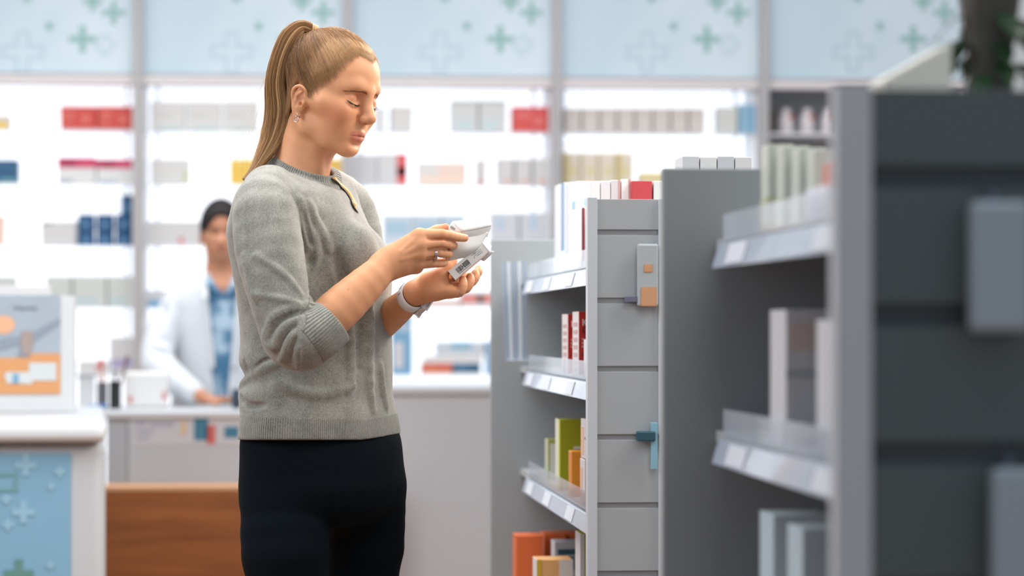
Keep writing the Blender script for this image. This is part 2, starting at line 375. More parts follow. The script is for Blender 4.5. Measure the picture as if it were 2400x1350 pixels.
for k, (a, b_) in enumerate(((181, 224), (225, 269), (270, 313))):
    nm_ = ('left', 'middle', 'right')[k]
    h = jar(a, b_, 541, 577, 'dark blue jar on the shelf, %s one of the bottom row' % nm_, ROWZ[2]); jar(a, b_, 504, 541, 'dark blue jar in the second row of the stack, %s one' % nm_, ROWZ[2]+h+.0005)
jar(283, 313, 458, 504, 'single dark blue jar on the very top of the stack by the grey post', ROWZ[2]+2*h+.001)
gl = [(.1, .7, .1, .35, (186, 204, 208))]
for k, (a, b_) in enumerate(((-40, 36), (106, 168), (170, 250), (252, 313))):
    carton_w(a, b_, 647, 3, [(200, 206, 204)]+gl, ('pale green grey carton rising behind the poster stand at the left edge', 'pale green grey carton on the fourth shelf, nearest the poster stand', 'wide pale green grey carton, middle of the fourth shelf row', 'pale green grey carton on the fourth shelf beside the grey post')[k], G1)
carton_w(256, 322, 790, 4, [(206, 208, 210), (.05, .95, .22, .42, (168, 160, 200))], 'white carton with a lilac stripe behind the pen pots', G1)
carton_w(182, 252, 845, 4, [(214, 216, 218)], 'low white carton behind the pen pots at the left', G1)
G2 = 'cartons on the wall shelves behind the pharmacist'
for k, (a, b_) in enumerate(((352, 434), (436, 520), (522, 606))):
    carton_w(a, b_, 237, 0, [(206, 207, 206), (.1, .6, .5, .56, (188, 190, 190)), (.2, .9, .04, .12, (180, 204, 200))], ('wide pale grey carton on the top shelf, left of three behind the ponytail', 'wide pale grey carton on the top shelf, middle of three behind the ponytail', 'wide pale grey carton on the top shelf, touching the ponytail')[k], G2)
carton_w(352, 445, 372, 1, [(208, 209, 208), (.86, .94, .1, .5, (178, 190, 110))], 'pale grey carton with a green dash, second shelf beside the grey post', G2)
carton_w(538, 622, 373, 1, [yel, (.1, .5, .78, .86, (236, 208, 120))], 'yellow box behind the ponytail tip', G2)
carton_w(700, 812, 372, 1, [yel], 'yellow box under the woman\'s chin behind her neck', G2)
carton_w(345, 470, 518, 2, [(204, 205, 206), (.60, .68, .10, .34, (206, 84, 96))], 'grey carton with a small red mark left of the pharmacist\'s head', G2)
carton_w(345, 470, 680, 3, [(206, 208, 210)], 'pale carton left of the pharmacist\'s shoulder', G2)
carton_w(348, 382, 704, 3, [(112, 166, 204)], 'small light blue box at the pharmacist\'s shoulder', G2, setback=.0, dep=.03)
G3 = 'cartons on the wall shelves in front of the woman'
def C_(a, b_, t, r, bands, label, **k): return carton_w(a, b_, t, r, bands, label, G3, **k)
C_(878, 905, 252, 0, [(216, 218, 220)], 'narrow white carton beside the woman\'s nose, top shelf')
C_(914, 968, 249, 0, [(208, 207, 206), (.0, .1, .0, 1, (190, 190, 190))], 'pale grey carton right of the woman\'s nose, top shelf')
C_(1057, 1121, 235, 0, [(204, 207, 208), (0, 1, .86, .97, (186, 188, 190)), (.2, .8, .14, .36, (190, 210, 214))], 'tall pale grey carton in the middle of the top shelf, left of a pair')
C_(1123, 1187, 235, 0, [(204, 207, 208), (0, 1, .86, .97, (186, 188, 190)), (.1, .7, .14, .36, (190, 210, 214))], 'tall pale grey carton in the middle of the top shelf, right of a pair')
C_(1201, 1286, 250, 0, [(208, 76, 74), (.1, .5, .6, .7, (224, 130, 128)), (.6, .85, .3, .6, (220, 112, 110))], 'red box on the top shelf between the grey cartons and the grey post')
C_(822, 884, 362, 1, [(204, 205, 208)], 'large pale carton right of the woman\'s chin, second shelf')
C_(885, 955, 360, 1, [(208, 209, 212), (.64, 1, 0, 1, (214, 92, 92)), (.66, .98, .3, .56, (196, 50, 56))], 'white carton with a red right end, second shelf')
C_(980, 1095, 380, 1, [(220, 218, 216), (0, 1, .05, .4, (238, 214, 198)), (.42, 1, .4, .95, (236, 212, 200))], 'long white carton with peach print, second shelf')
C_(1117, 1141, 374, 1, [(206, 204, 204), (.1, .8, .05, .2, (206, 150, 140))], 'single narrow upright carton, second shelf')
for k in range(3): C_(1166+k*41, 1205+k*41, 371, 1, [(208, 208, 208), (.3, .9, .06, .22, (214, 178, 170)), (0, .06, 0, 1, (196, 196, 198))], ('pale upright carton in the row of three by the post, left', 'pale upright carton in the row of three by the post, middle', 'pale upright carton in the row of three, next to the post')[k])
for k, (a, b_) in enumerate(((898, 966), (968, 1034), (1036, 1092))): C_(a, b_, 503, 2, [(200, 214, 224), (.1, .9, .35, .8, (168, 198, 218))], ('pale blue pack behind the raised wrist, left of three', 'pale blue pack behind the raised hand, middle of three', 'pale blue pack behind the folded leaflet, right of three')[k])
C_(1150, 1216, 498, 2, [(206, 210, 216), (.15, .5, .5, .85, (184, 204, 222)), (.2, .7, .0, .2, (150, 182, 212))], 'pale carton with blue print right of the leaflet, left of two')
C_(1218, 1288, 498, 2, [(206, 210, 216), (.3, .6, .5, .9, (184, 204, 222)), (.3, .8, .0, .2, (150, 182, 212))], 'pale carton with blue print beside the grey post, right of two')
C_(1080, 1156, 682, 3, [(222, 220, 222), (0, 1, .35, .75, (226, 120, 108)), (.5, .7, .35, .75, (236, 156, 110))], 'flat white box with a red stripe behind the fingertips')
C_(1000, 1078, 700, 3, [(222, 222, 224), (0, 1, .3, .6, (240, 196, 180))], 'flat white box with a pale orange stripe below the lower hand')
C_(918, 967, 738, 4, [(120, 172, 206), (.1, .55, .12, .55, (214, 214, 222)), (.3, .9, .72, .86, (176, 196, 214))], 'tall blue box with a pale panel left of the low stack, beside the sweater')
C_(988, 1060, 852, 4, [(214, 96, 66), (0, 1, .0, .3, (228, 208, 196)), (.1, .5, .5, .8, (222, 120, 92))], 'orange red box at the bottom of the low stack')
C_(1062, 1128, 852, 4, [(60, 110, 146), (0, 1, .0, .25, (206, 210, 214)), (.55, 1, .3, 1, (24, 92, 124))], 'dark teal box at the bottom of the low stack')
zt = float(px(1000, 851, YF+.03)[2])
C_(994, 1132, 834, 4, [(222, 222, 222)], 'flat white box lying on the orange and teal boxes', ybot=zt+.001)
zt2 = float(px(1000, 833, YF+.03)[2])
C_(1022, 1138, 801, 4, [(202, 212, 222), (.30, .72, .45, .95, (140, 188, 212))], 'pale blue box on the very top of the low stack', ybot=zt2+.001)
C_(1140, 1186, 800, 4, [(150, 192, 226)], 'light blue box right of the low stack, against the gondola')
G4 = 'cartons on the wall shelves above the gondola'
for k in range(8): carton_w(1322+k*41.6, 1362+k*41.6, 253, 0, [(206, 200, 196), (0, .10, 0, 1, (184, 178, 176)), (.2, .8, .7, .8, (192, 186, 184))], 'cream upright carton, %s of the row of eight on the top shelf' % ('leftmost', 'second', 'third', 'fourth', 'fifth', 'sixth', 'seventh', 'rightmost')[k], G4)
carton_w(1682, 1729, 250, 0, [(204, 206, 204)], 'pale grey carton between the cream row and the light blue box', G4)
carton_w(1731, 1774, 245, 0, [(140, 182, 208), (.7, 1, 0, 1, (110, 162, 194))], 'light blue box at the right end of the top shelf', G4)
for k in range(4): carton_w(1320+k*41.5, 1360.5+k*41.5, 358, 1, [(222, 212, 196), (0, .3 if k in (0, 3) else .05, 0, 1, (206, 190, 120)), (.4, .8, .3, .6, (214, 206, 160))], 'cream and yellow carton, %s of four on the second shelf' % ('leftmost', 'second', 'third', 'rightmost')[k], G4)
for k in range(3): carton_w(1500+k*60, 1558+k*60, 404, 1, [(222, 214, 196), (.0, 1, .5, .9, (226, 206, 130))], 'low cream and yellow carton behind the gondola top, %s' % ('left', 'middle', 'right')[k], G4)
G5 = 'white bottles on the unlit shelf'
BTL = mat('bottle_white', (214, 208, 212), rough=.35)
def lathe(bm_, prof, cx_, cy_, z0, seg=20, mi=0):
    rings = []
    for r, z in prof: rings.append([bm_.verts.new((cx_+r*math.cos(2*math.pi*k/seg), cy_+r*math.sin(2*math.pi*k/seg), z0+z)) for k in range(seg)])
    for a, b_ in zip(rings, rings[1:]):
        for k in range(seg): bm_.faces.new((a[k], a[(k+1) % seg], b_[(k+1) % seg], b_[k])).material_index = mi
    for rg in (rings[0], rings[-1]): bm_.faces.new(rg).material_index = mi
for k, x in enumerate((1843, 1892, 1941)):
    p = px(x, 318, YF+.06); bs = (p[0], YF+.06, ROWZ[0]); u = empty('bottle', bs, 'white bottle with a red mark on the unlit shelf, %s of three' % ('left', 'middle', 'right')[k], 'bottle', G5)
    bm_ = bmesh.new(); lathe(bm_, [(.028, 0), (.032, .004), (.032, .075), (.024, .088), (.017, .092)], p[0], YF+.06, ROWZ[0]); bmo(bm_, 'bottle_body', BTL, u, bs, smooth=True)
    bm_ = bmesh.new(); lathe(bm_, [(.019, .092), (.019, .112), (.016, .114)], p[0], YF+.06, ROWZ[0]); bmo(bm_, 'bottle_cap', BTL, u, bs)
    bm_ = bmesh.new(); addbox(bm_, p[0]+.006, p[0]+.026, YF+.026, YF+.03, ROWZ[0]+.066, ROWZ[0]+.086); bmo(bm_, 'red_mark', mat('red_print', (178, 88, 80)), u, bs)
carton_w(1803, 1820, 255, 0, [(66, 60, 54)], 'narrow dark brown box left of the white bottles, beside the post', G5)
# ---- gondolas
XG = .505; HT = 1.39
PAN = mat('grey_panel', (172, 178, 182), rough=.5); PANL = mat('pale_edge_trim', (204, 210, 216), rough=.4); DARKP = mat('dark_grey_panel', (92, 104, 106), rough=.55); GRV = mat('groove_aluminium', (142, 144, 148), rough=.45)
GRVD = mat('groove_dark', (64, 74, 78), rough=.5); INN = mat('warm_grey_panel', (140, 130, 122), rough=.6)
CLR = mat('clear_plastic', (214, 224, 236), rough=.12, alpha=.42, spec=.8); RAILM = mat('price_rail_plastic', (182, 194, 212), rough=.22, spec=.6, coat=.3)
CARDM = mat('price_card', (206, 212, 222), rough=.5)
ZS = [1.296, 1.088, .845, .50]; ZSB = [1.296, 1.045, .80, .46]
def gondola(y0, y1, lab, split, dark=False, slat=.111, top=1.335, ZS=ZS):
    base = (.95, (y0+y1)/2, 0); g = empty('shelf_gondola', base, lab, 'store shelf', 'shelf gondolas')
    x1 = 1.40
    box1('end_panel', XG, x1, y1-.022, y1, 0, HT, mat('far_panel_grey', (142, 148, 152), rough=.5), g, base, .002)['label'] = 'grey far end panel'
    # near end panel: boards with grooves between
    bm_ = bmesh.new(); z = HT; gz = top; cuts = []
    while gz > .05: cuts.append(gz); gz -= slat
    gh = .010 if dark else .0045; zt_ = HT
    for c in cuts+[None]:
        zb = 0 if c is None else c+gh
        addbox(bm_, XG+.012, x1-.012, y0, y0+.016, zb, zt_-.001 if zt_ == HT else zt_, .0006); zt_ = None if c is None else c-gh
    o = bmo(bm_, 'slatted_end_panel', DARKP if dark else PAN, g, base); o['label'] = 'dark grey slatted near end panel' if dark else 'light grey slatted near end panel'  # near gondola's slatted face has one even, darker grey
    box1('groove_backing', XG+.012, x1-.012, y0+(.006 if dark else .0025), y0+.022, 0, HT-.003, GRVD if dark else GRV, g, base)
    box1('edge_trim', XG-.004 if not dark else XG-.020, XG+.012, y0-.003, y0+.024, 0, HT+.002, PANL, g, base, .001)
    if not dark: box1('edge_trim', XG+.112, XG+.134, y0-.006, y0+.0, 0, HT, PANL, g, base, .001)
    box1('edge_trim', x1-.012, x1+.004, y0-.003, y0+.024, 0, HT+.002, PANL, g, base, .001)
    box1('spine_panel', .94, .96, y0+.022, y1-.022, 0, HT, mat('shade_brown_spine_panel', (112, 98, 88), rough=.6), g, base)  # dark brown puts the warm shade inside the shelves into the colour
    for k, z in enumerate(ZS):
        xo = .575 if k < 3 else .50
        box1('shelf', xo, .94, y0+.024, y1-.024, z-.014, z, PAN if k < 3 else INN, g, base)
        box1('shelf', .96, 1.34, y0+.024, y1-.024, z-.014, z, PAN, g, base)
        if k == 3: box1('plinth', .52, 1.36, y0+.024, y1-.024, 0, z-.02, PAN, g, base); continue
        for a, b_ in ((y0+.030, split-.0015), (split+.0015, y1-(.10 if dark else .27))):
            box1('front_riser', xo-.003, xo-.001, a, b_, z-.004, z+.030, CLR, g, base)['label'] = 'clear plastic front riser'
            bm_ = bmesh.new(); addbox(bm_, xo-.009, xo-.004, a, b_, z-.040, z-.008, .001)
            for v in bm_.verts: v.co.x -= (z-.008-v.co.z)*.28
            r = bmo(bm_, 'price_rail', RAILM, g, base); r['label'] = 'glossy price rail'
            n = max(1, int((b_-a)/.34))
            for q in range(n):
                yy = a+(b_-a)*(q+.5)/n-.02; bm_ = bmesh.new(); addbox(bm_, xo-.0105, xo-.0095, yy, yy+.13, z-.036, z-.011)
                for v in bm_.verts: v.co.x -= (z-.008-v.co.z)*.28
                bmo(bm_, 'price_card', CARDM, r, base)
    return g
YA0, YA1 = 4.41, 6.50; YB0, YB1 = 2.352, 3.585
ga = gondola(YA0, YA1, 'white shelf gondola in the middle aisle, its shelves beside the woman\'s hands', 5.45)
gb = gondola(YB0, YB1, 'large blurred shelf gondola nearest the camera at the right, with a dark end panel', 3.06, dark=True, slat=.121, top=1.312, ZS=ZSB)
def sb(xp, d, yt, length, width, z0, front, side, label, group, prints=(), cat='box', rot=0.0, name='carton', parts=()):
    """carton on a gondola shelf. xp: photo x of its near left corner at distance d; yt: photo y of its top"""
    Y = d*.9955; p = px(xp, yt, Y); x0 = max(p[0], .579 if z0 > .6 else .508); h = max(.02, p[2]-z0); cx_, cy_ = x0+width/2, Y+length/2; bs = (cx_, cy_, z0)
    bm_ = bmesh.new(); ms = [mat('carton_%d_%d_%d' % side, side, rough=.42), mat('print_%d_%d_%d' % front, front, rough=.38)]
    addbox(bm_, -width/2, width/2, -length/2, length/2, .0005, h, .0012)
    bm_.faces.ensure_lookup_table()
    for f in bm_.faces:
        if f.normal.x < -.9: f.material_index = 1
    bmesh.ops.recalc_face_normals(bm_, faces=bm_.faces[:])
    for f in bm_.faces: f.material_index = 1 if f.normal.x < -.9 else 0
    for (face, f0, f1, g0, g1, rgb) in prints:
        g0 = max(g0, .012)
        nm = 'print_%d_%d_%d' % rgb
        m = mat(nm, rgb, rough=.42)
        if m.name not in [q.name for q in ms]: ms.append(m)
        mi = [q.name for q in ms].index(m.name)
        if face == 'c': addbox(bm_, -width/2+width*f0, -width/2+width*f1, -length/2-.0007, -length/2, h*g0, h*g1, mi=mi)
        else: addbox(bm_, -width/2-.0007, -width/2, length/2-length*f1, length/2-length*f0, h*g0, h*g1, mi=mi)
    me = bpy.data.meshes.new(name); bm_.to_mesh(me); bm_.free()
    for m in ms: me.materials.append(m)
    o = bpy.data.objects.new(name, me); sc.collection.objects.link(o); o.location = bs; o.rotation_euler = (0, 0, rot)
    tag(o, label, cat, group); return o, h
GA = 'cartons on the middle gondola'
W1, BL, RD = (226, 230, 234), (40, 112, 170), (176, 50, 60)
sb(1309, 5.98, 432, .085, .07, ZS[0], W1, (222, 224, 228), 'tall white carton at the far left end of the gondola top row', GA, [('a', .45, .55, 0, 1, (196, 206, 216))])
sb(1319, 5.80, 428, .085, .07, ZS[0], W1, (218, 222, 228), 'tall white carton with a thin blue vertical stripe, second in the gondola top row', GA, [('a', .70, .86, .25, 1, BL), ('c', .0, .035, .25, 1, (74, 134, 180))])
sb(1334, 5.62, 427, .08, .07, ZS[0], (206, 212, 220), (216, 220, 226), 'tall grey white carton, third in the gondola top row', GA)
sb(1350, 5.42, 425, .085, .075, ZS[0], W1, (230, 232, 232), 'tall white carton with a pale blue dot near its top', GA, [('c', .22, .40, .72, .80, (150, 200, 222)), ('a', .2, .8, .70, .78, (150, 200, 222))])
sb(1349, 5.20, 487, .075, .07, ZS[0], (228, 228, 230), (232, 232, 232), 'shorter white carton with a dark red edge, top shelf', GA, [('a', .86, 1, .0, 1, (150, 60, 76)), ('c', 0, .05, .1, 1, (150, 60, 76))])
sb(1354, 5.02, 541, .06, .07, ZS[0], W1, (228, 236, 240), 'small white carton at the front of the top shelf', GA, [('c', .1, .7, .2, .5, (160, 206, 220))])
for k in range(4): sb(1384+k*24, 5.10, 426-2*k, .08, .0180, ZS[0], W1, ((224, 222, 224), (214, 212, 216), (206, 200, 204), (226, 226, 226))[k], ('white box top', 'pale box top', 'grey white box top', 'white box top with a pink edge')[k]+' above the slatted panel, %s of four' % ('first', 'second', 'third', 'last')[k], GA, [('c', .75, 1, 0, 1, (200, 150, 150))] if k == 2 or k == 3 else ())
sb(1481, 5.08, 424, .08, .038, ZS[0], RD, (186, 62, 70), 'red box top showing above the slatted panel', GA)
sb(1532, 5.08, 424, .08, .03, ZS[0], (210, 210, 212), (206, 208, 210), 'grey box top at the right of the red one above the slatted panel', GA)
for k in range(4): sb(1600+k*41, 4.70, 366+(k % 2)*2, .09, .029, ZS[0], (190, 192, 196), ((184, 186, 190), (196, 198, 200), (178, 180, 186), (192, 192, 194))[k], 'grey carton top peeking over the bluish end panel, %s of four' % ('leftmost', 'second', 'third', 'rightmost')[k], GA)
# red cartons with their lettering
def text(txt, loc, size, m, parent, base, name, rot=(math.pi/2, 0, 0), ext=.0003, align='LEFT'):
    cu = bpy.data.curves.new(name, 'FONT'); cu.body = txt; cu.size = size; cu.extrude = ext; cu.align_x = align
    t = bpy.data.objects.new(name, cu); sc.collection.objects.link(t); dg = bpy.context.evaluated_depsgraph_get(); me = bpy.data.meshes.new_from_object(t.evaluated_get(dg)); bpy.data.objects.remove(t)
    me.materials.clear(); me.materials.append(m); o = bpy.data.objects.new(name, me); sc.collection.objects.link(o); o.rotation_euler = rot
    o.location = Vector(loc)-Vector(base); o.parent = parent; return o
WT = mat('white_print', (236, 232, 228), rough=.5); DT = mat('maroon_print', (84, 22, 22), rough=.5)
for k, (xp, d, yt) in enumerate(((1316, 5.47, 736), (1342, 5.27, 730))):
    o, h = sb(xp, d, yt, .11, .068, ZS[1], (214, 206, 206), (182, 44, 36), ('red carton with white lettering on the second gondola shelf, left and farther one', 'red carton with white lettering on the second gondola shelf, nearer one by the panel')[k], 'red cartons on the second shelf', [('a', .2, .8, .05+.12*q, .11+.12*q, (190, 150, 150)) for q in range(7)])
    x0, y0 = o.location.x-.034, o.location.y-.055
    for s_, zz, sz, m_ in (('KA', .78, .0185, WT), ('C', .655, .0185, DT), ('Nutri', .545, .0065, WT), ('for the', .49, .0065, WT), ('blood', .435, .0065, WT), ('60', .30, .0105, DT)):
        text(s_, (x0+.0062, y0-.0004, ZS[1]+h*zz), sz, m_, o, o.location, 'printed_text')
sb(1361, 5.12, 796, .06, .05, ZS[1], (220, 226, 236), (206, 216, 232), 'small white and blue carton in front of the red cartons', GA, [('c', .05, .3, .2, .6, (70, 110, 170))])
sb(1284, 6.00, 1030, .07, .05, ZS[2], (190, 196, 170), (150, 160, 90), 'small white and green carton at the far end of the third shelf', GA, [('c', .1, .9, 0, .9, (206, 206, 198))])
sb(1305, 5.62, 984, .10, .07, ZS[2], (214, 216, 200), (146, 148, 20), 'tall lime green carton on the third shelf', GA, [('c', .40, .95, .36, .62, (196, 196, 186)), ('c', .42, .93, .44, .46, (70, 76, 60)), ('c', .42, .93, .50, .52, (70, 76, 60)), ('c', .42, .93, .56, .58, (70, 76, 60)), ('a', .75, 1, 0, 1, (190, 200, 60))])
sb(1325, 5.40, 1058, .055, .05, ZS[2], (206, 130, 40), (226, 142, 40), 'small orange carton in front of the lime green one', GA, [('c', .45, .7, .06, .22, (230, 230, 226))])
o1, h1 = sb(1352, 5.16, 1078, .085, .07, ZS[2], (214, 216, 222), (220, 196, 176), 'lower of two stacked white cartons with an orange fan print, third shelf', GA, [('a', .1, .5, .2, .8, (226, 190, 166)), ('c', .1, .5, .1, .9, (226, 160, 110))])
sb(1348, 5.14, 984, .09, .07, ZS[2]+h1+.001, (216, 218, 224), (226, 214, 206), 'upper of two stacked white cartons with an orange fan print, third shelf', GA, [('a', .05, .55, .1, .8, (232, 190, 160)), ('c', .0, .35, .1, .9, (230, 168, 118)), ('a', .7, .9, .5, .56, (150, 150, 160))])
OR = (214, 104, 56)
sb(1210, 6.10, 1256, .10, .060, ZS[3], (206, 104, 62), OR, 'orange carton at the bottom left of the gondola, farthest left', 'orange cartons on the bottom shelf', [('c', .10, .80, .28, .42, (224, 140, 96)), ('a', .35, .75, .05, .95, (222, 128, 86))])
sb(1275, 6.22, 1252, .10, .05, ZS[3], OR, (206, 98, 52), 'orange carton on the bottom shelf, middle one', 'orange cartons on the bottom shelf')
sb(1322, 6.28, 1250, .10, .05, ZS[3], OR, (210, 102, 56), 'orange carton on the bottom shelf, rightmost and partly hidden', 'orange cartons on the bottom shelf')
sb(1300, 5.80, 1270, .08, .07, ZS[3], (186, 190, 198), (150, 154, 164), 'silver grey carton with a torn dark teal top on the bottom shelf', GA, [('c', .1, .9, .88, .93, (40, 70, 84)), ('c', .2, .6, .74, .86, (76, 110, 126))])
sb(1258, 5.62, 1312, .09, .075, ZS[3], (214, 214, 216), (222, 168, 112), 'white and orange carton at the front of the bottom shelf', GA, [('c', 0, .14, 0, 1, (206, 170, 60)), ('c', .62, 1, 0, 1, (216, 208, 206))])
sb(1360, 5.30, 1251, .09, .07, ZS[3], (206, 210, 216), (176, 182, 40), 'white carton with a green front on the bottom shelf by the near panel', GA, [('c', 0, .12, .0, 1, (214, 216, 220))])
# clear plastic strips hanging at the far end panel
p = px(1208, 700, 6.30); bs = (p[0], 6.30, 1.104); u = empty('plastic_strip_bundle', bs, 'bundle of clear plastic shelf strips leaning at the far end panel', 'plastic strips')
for k in range(5):
    xk = p[0]-.020+k*.0098; o = box1('clear_strip', xk-.004, xk+.004, 6.295-k*.008, 6.298-k*.008, 1.104, 1.333, CLR if k % 2 else mat('clear_strip_edge', (150, 168, 190), rough=.1, alpha=.6, spec=.9), u, bs)
    o.rotation_euler = (0, math.radians(-2.2+.5*k), 0)
box1('strip_foot', p[0]-.022, p[0]+.030, 6.255, 6.299, 1.1035, 1.108, CLR, u, bs)
# packets hanging on the slatted panel
p = px(1518, 650, YA0-.02); bs = (p[0], YA0-.02, 1.20); u = empty('hanging_packet', bs, 'white packet with orange spots hanging at the right of the slatted panel', 'packet', None)
box1('packet_body', p[0]-.016, p[0]+.018, YA0-.016, YA0-.006, 1.215, 1.316, mat('packet_white', (180, 188, 192), rough=.4), u, bs, .003)
for za, zb, xw in ((1.270, 1.283, .008), (1.215, 1.246, .015)):
    bm_ = bmesh.new(); addbox(bm_, p[0]-xw*.7, p[0]+xw, YA0-.0170, YA0-.016, za, zb, .001); bmo(bm_, 'orange_print', mat('orange_spot', (214, 160, 120), rough=.5), u, bs)
box1('hook', p[0]-.036, p[0]-.016, YA0-.014, YA0-.002, 1.222, 1.230, mat('hook_grey', (110, 112, 134), rough=.4), u, bs)
p = px(1534, 1040, YA0-.02); bs = (p[0], YA0-.02, .93); u = empty('hanging_tag', bs, 'light blue tag hanging from a dark teal clip on the slatted panel', 'tag', None)
box1('tag_card', p[0]-.005, p[0]+.006, YA0-.014, YA0-.010, .950, 1.026, mat('tag_blue', (140, 190, 212), rough=.4), u, bs, .001)
box1('clip', p[0]-.028, p[0]+.002, YA0-.020, YA0-.002, .996, 1.012, mat('clip_teal', (44, 86, 104), rough=.4), u, bs, .002)
# things on the near gondola
GB = 'cartons on the near gondola'
for k in range(4): sb(1800+k*36, 3.40-.06*k, 338+4*k, .05, .033, ZS[0], (200, 206, 196), (198, 204, 196), 'blurred white carton with a pale green base on the near gondola, %s of four' % ('leftmost', 'second', 'third', 'rightmost')[k], GB, [('c', 0, 1, 0, .42, (186, 188, 158)), ('a', 0, 1, 0, .42, (186, 188, 158))])
sb(1948, 3.10, 378, .05, .032, ZS[0], (206, 124, 106), (206, 112, 96), 'blurred coral red carton at the right of the jar cartons', GB, [('c', 0, 1, 0, .55, (206, 208, 210)), ('a', 0, 1, 0, .55, (206, 208, 210))])
sb(1880, 2.86, 432, .12, .08, ZS[0], (226, 226, 236), (222, 222, 232), 'blurred white pack low on the top shelf of the near gondola', GB)
sb(1838, 3.10, 726, .10, .07, ZSB[1], (206, 208, 214), (208, 210, 216), 'tall blurred white carton with a faint pink top on the near gondola', GB, [('c', .05, .5, .7, .9, (214, 196, 192)), ('c', 0, .5, .5, .56, (176, 184, 190))])
sb(1932, 2.84, 750, .08, .06, ZSB[1], (206, 210, 216), (206, 208, 210), 'tall blurred white carton with an orange patch on the near gondola', GB, [('c', .0, .52, .50, .70, (232, 158, 76)), ('c', .3, .5, .92, 1, (150, 90, 70))])
for k, (xp, d, yt) in enumerate(((1812, 3.18, 1208), (1880, 3.0, 1240))): sb(xp, d, yt, .09, .07, ZSB[2], (186, 206, 216), (196, 212, 220), ('blurred white and blue carton on the low shelf of the near gondola, left', 'blurred white and blue carton on the low shelf of the near gondola, right')[k], GB, [('c', .3, .7, 0, .6, (120, 176, 206))])
p = px(2335, 600, YB0-.03); bs = (p[0], YB0-.03, 1.15); u = empty('hanging_packet', bs, 'large pale blurred packet hanging high on the dark end panel at the right edge', 'packet')
box1('packet_body', p[0]-.022, p[0]+.030, YB0-.034, YB0-.012, 1.176, 1.290, mat('packet_blue_grey', (172, 188, 198), rough=.4), u, bs, .006); box1('hook', p[0]-.002, p[0]+.002, YB0-.018, YB0-.001, 1.290, 1.300, mat('hook_grey'), u, bs)
p = px(2375, 1230, YB0-.03); bs = (p[0], YB0-.03, .95); u = empty('hanging_packet', bs, 'pale blurred packet hanging low on the dark end panel at the right edge', 'packet')
box1('packet_body', p[0]-.018, p[0]+.034, YB0-.034, YB0-.012, .950, 1.058, mat('packet_blue_grey'), u, bs, .006); box1('hook', p[0]-.002, p[0]+.002, YB0-.018, YB0-.001, 1.058, 1.068, mat('hook_grey'), u, bs)
# on top of the near gondola
box1('top_board', XG+.075, 1.38, YB0+.024, 2.76, HT-.016, HT-.004, PAN, gb, gb.location)
bm_ = bmesh.new(); p = px(2140, 195, 2.62); vs = addbox(bm_, p[0]-.034, p[0]+.034, 2.60, 2.68, HT-.003, HT+.068, .004)
for v in bm_.verts:
    if v.co.z > HT+.03: v.co.z -= (p[0]+.034-v.co.x)*.55
o = bmo(bm_, 'wedge_carton', mat('cream_white_card', (214, 214, 204), rough=.5), None, (p[0], 2.64, HT-.003)); tag(o, 'blurred cream white carton with a sloping top, on the near gondola beside the dark pot', 'box')
p = px(2320, 120, 2.72); bs = (p[0], 2.72, HT-.003); u = empty('potted_plant', bs, 'blurred plant in a tall dark pot with green leaves at its sides, top right corner', 'plant')
bm_ = bmesh.new(); lathe(bm_, [(.020, 0), (.022, .03), (.021, .06), (.027, .10), (.036, .16), (.034, .165), (.030, .15)], p[0], 2.72, HT-.003, 28); bmo(bm_, 'pot', mat('dark_pot', (58, 56, 50), rough=.5), u, bs, smooth=True)
LEAFM = mat('leaf_green', (34, 82, 44), rough=.45, noise=(40, .3)); rl = random.Random(4)
for k in range(34):
    an = rl.uniform(0, 6.283); rr = .030+.016*rl.random(); zz = HT+rl.uniform(.040, .105); bm_ = bmesh.new()
    L = rl.uniform(.028, .046); pts = []
    for q in range(7):
        t = q/6; w_ = .011*math.sin(math.pi*min(1, t*1.02+.02)); pts.append((t*L, w_, -t*t*L*.9))
    prev = None
    for a, w_, z_ in pts:
        row = [bm_.verts.new((a, s_*w_, z_+abs(s_)*.0015)) for s_ in (-1, 0, 1)]
        if prev:
            for q in (0, 1): bm_.faces.new((prev[q], prev[q+1], row[q+1], row[q]))
        prev = row
    bmesh.ops.solidify(bm_, geom=bm_.faces[:], thickness=.0005)
    cA, sA = math.cos(an), math.sin(an)
    for v in bm_.verts: x_, y_ = v.co.x+rr-.01, v.co.y; v.co = Vector((p[0]+x_*cA-y_*sA, 2.72+x_*sA+y_*cA, zz+v.co.z))
    bmo(bm_, 'leaf', LEAFM, u, bs)
bm_ = bmesh.new(); lathe(bm_, [(.026, .155), (.006, .156)], p[0], 2.72, HT-.003, 20); bmo(bm_, 'soil', mat('soil', (52, 44, 36), rough=.9), u, bs)
p = px(2396, 60, 2.9); bs = (p[0], 2.9, HT-.003); bm_ = bmesh.new(); addbox(bm_, p[0]-.010, p[0]+.06, 2.898, 2.902, HT-.003, HT+.16, .0008, rot=0)
for v in bm_.verts: v.co.x -= (v.co.z-HT-.06)*.22
o = bmo(bm_, 'display_card', mat('white_card', (232, 234, 236), rough=.5), None, bs); tag(o, 'white leaning card at the top right corner behind the dark pot', 'sign')
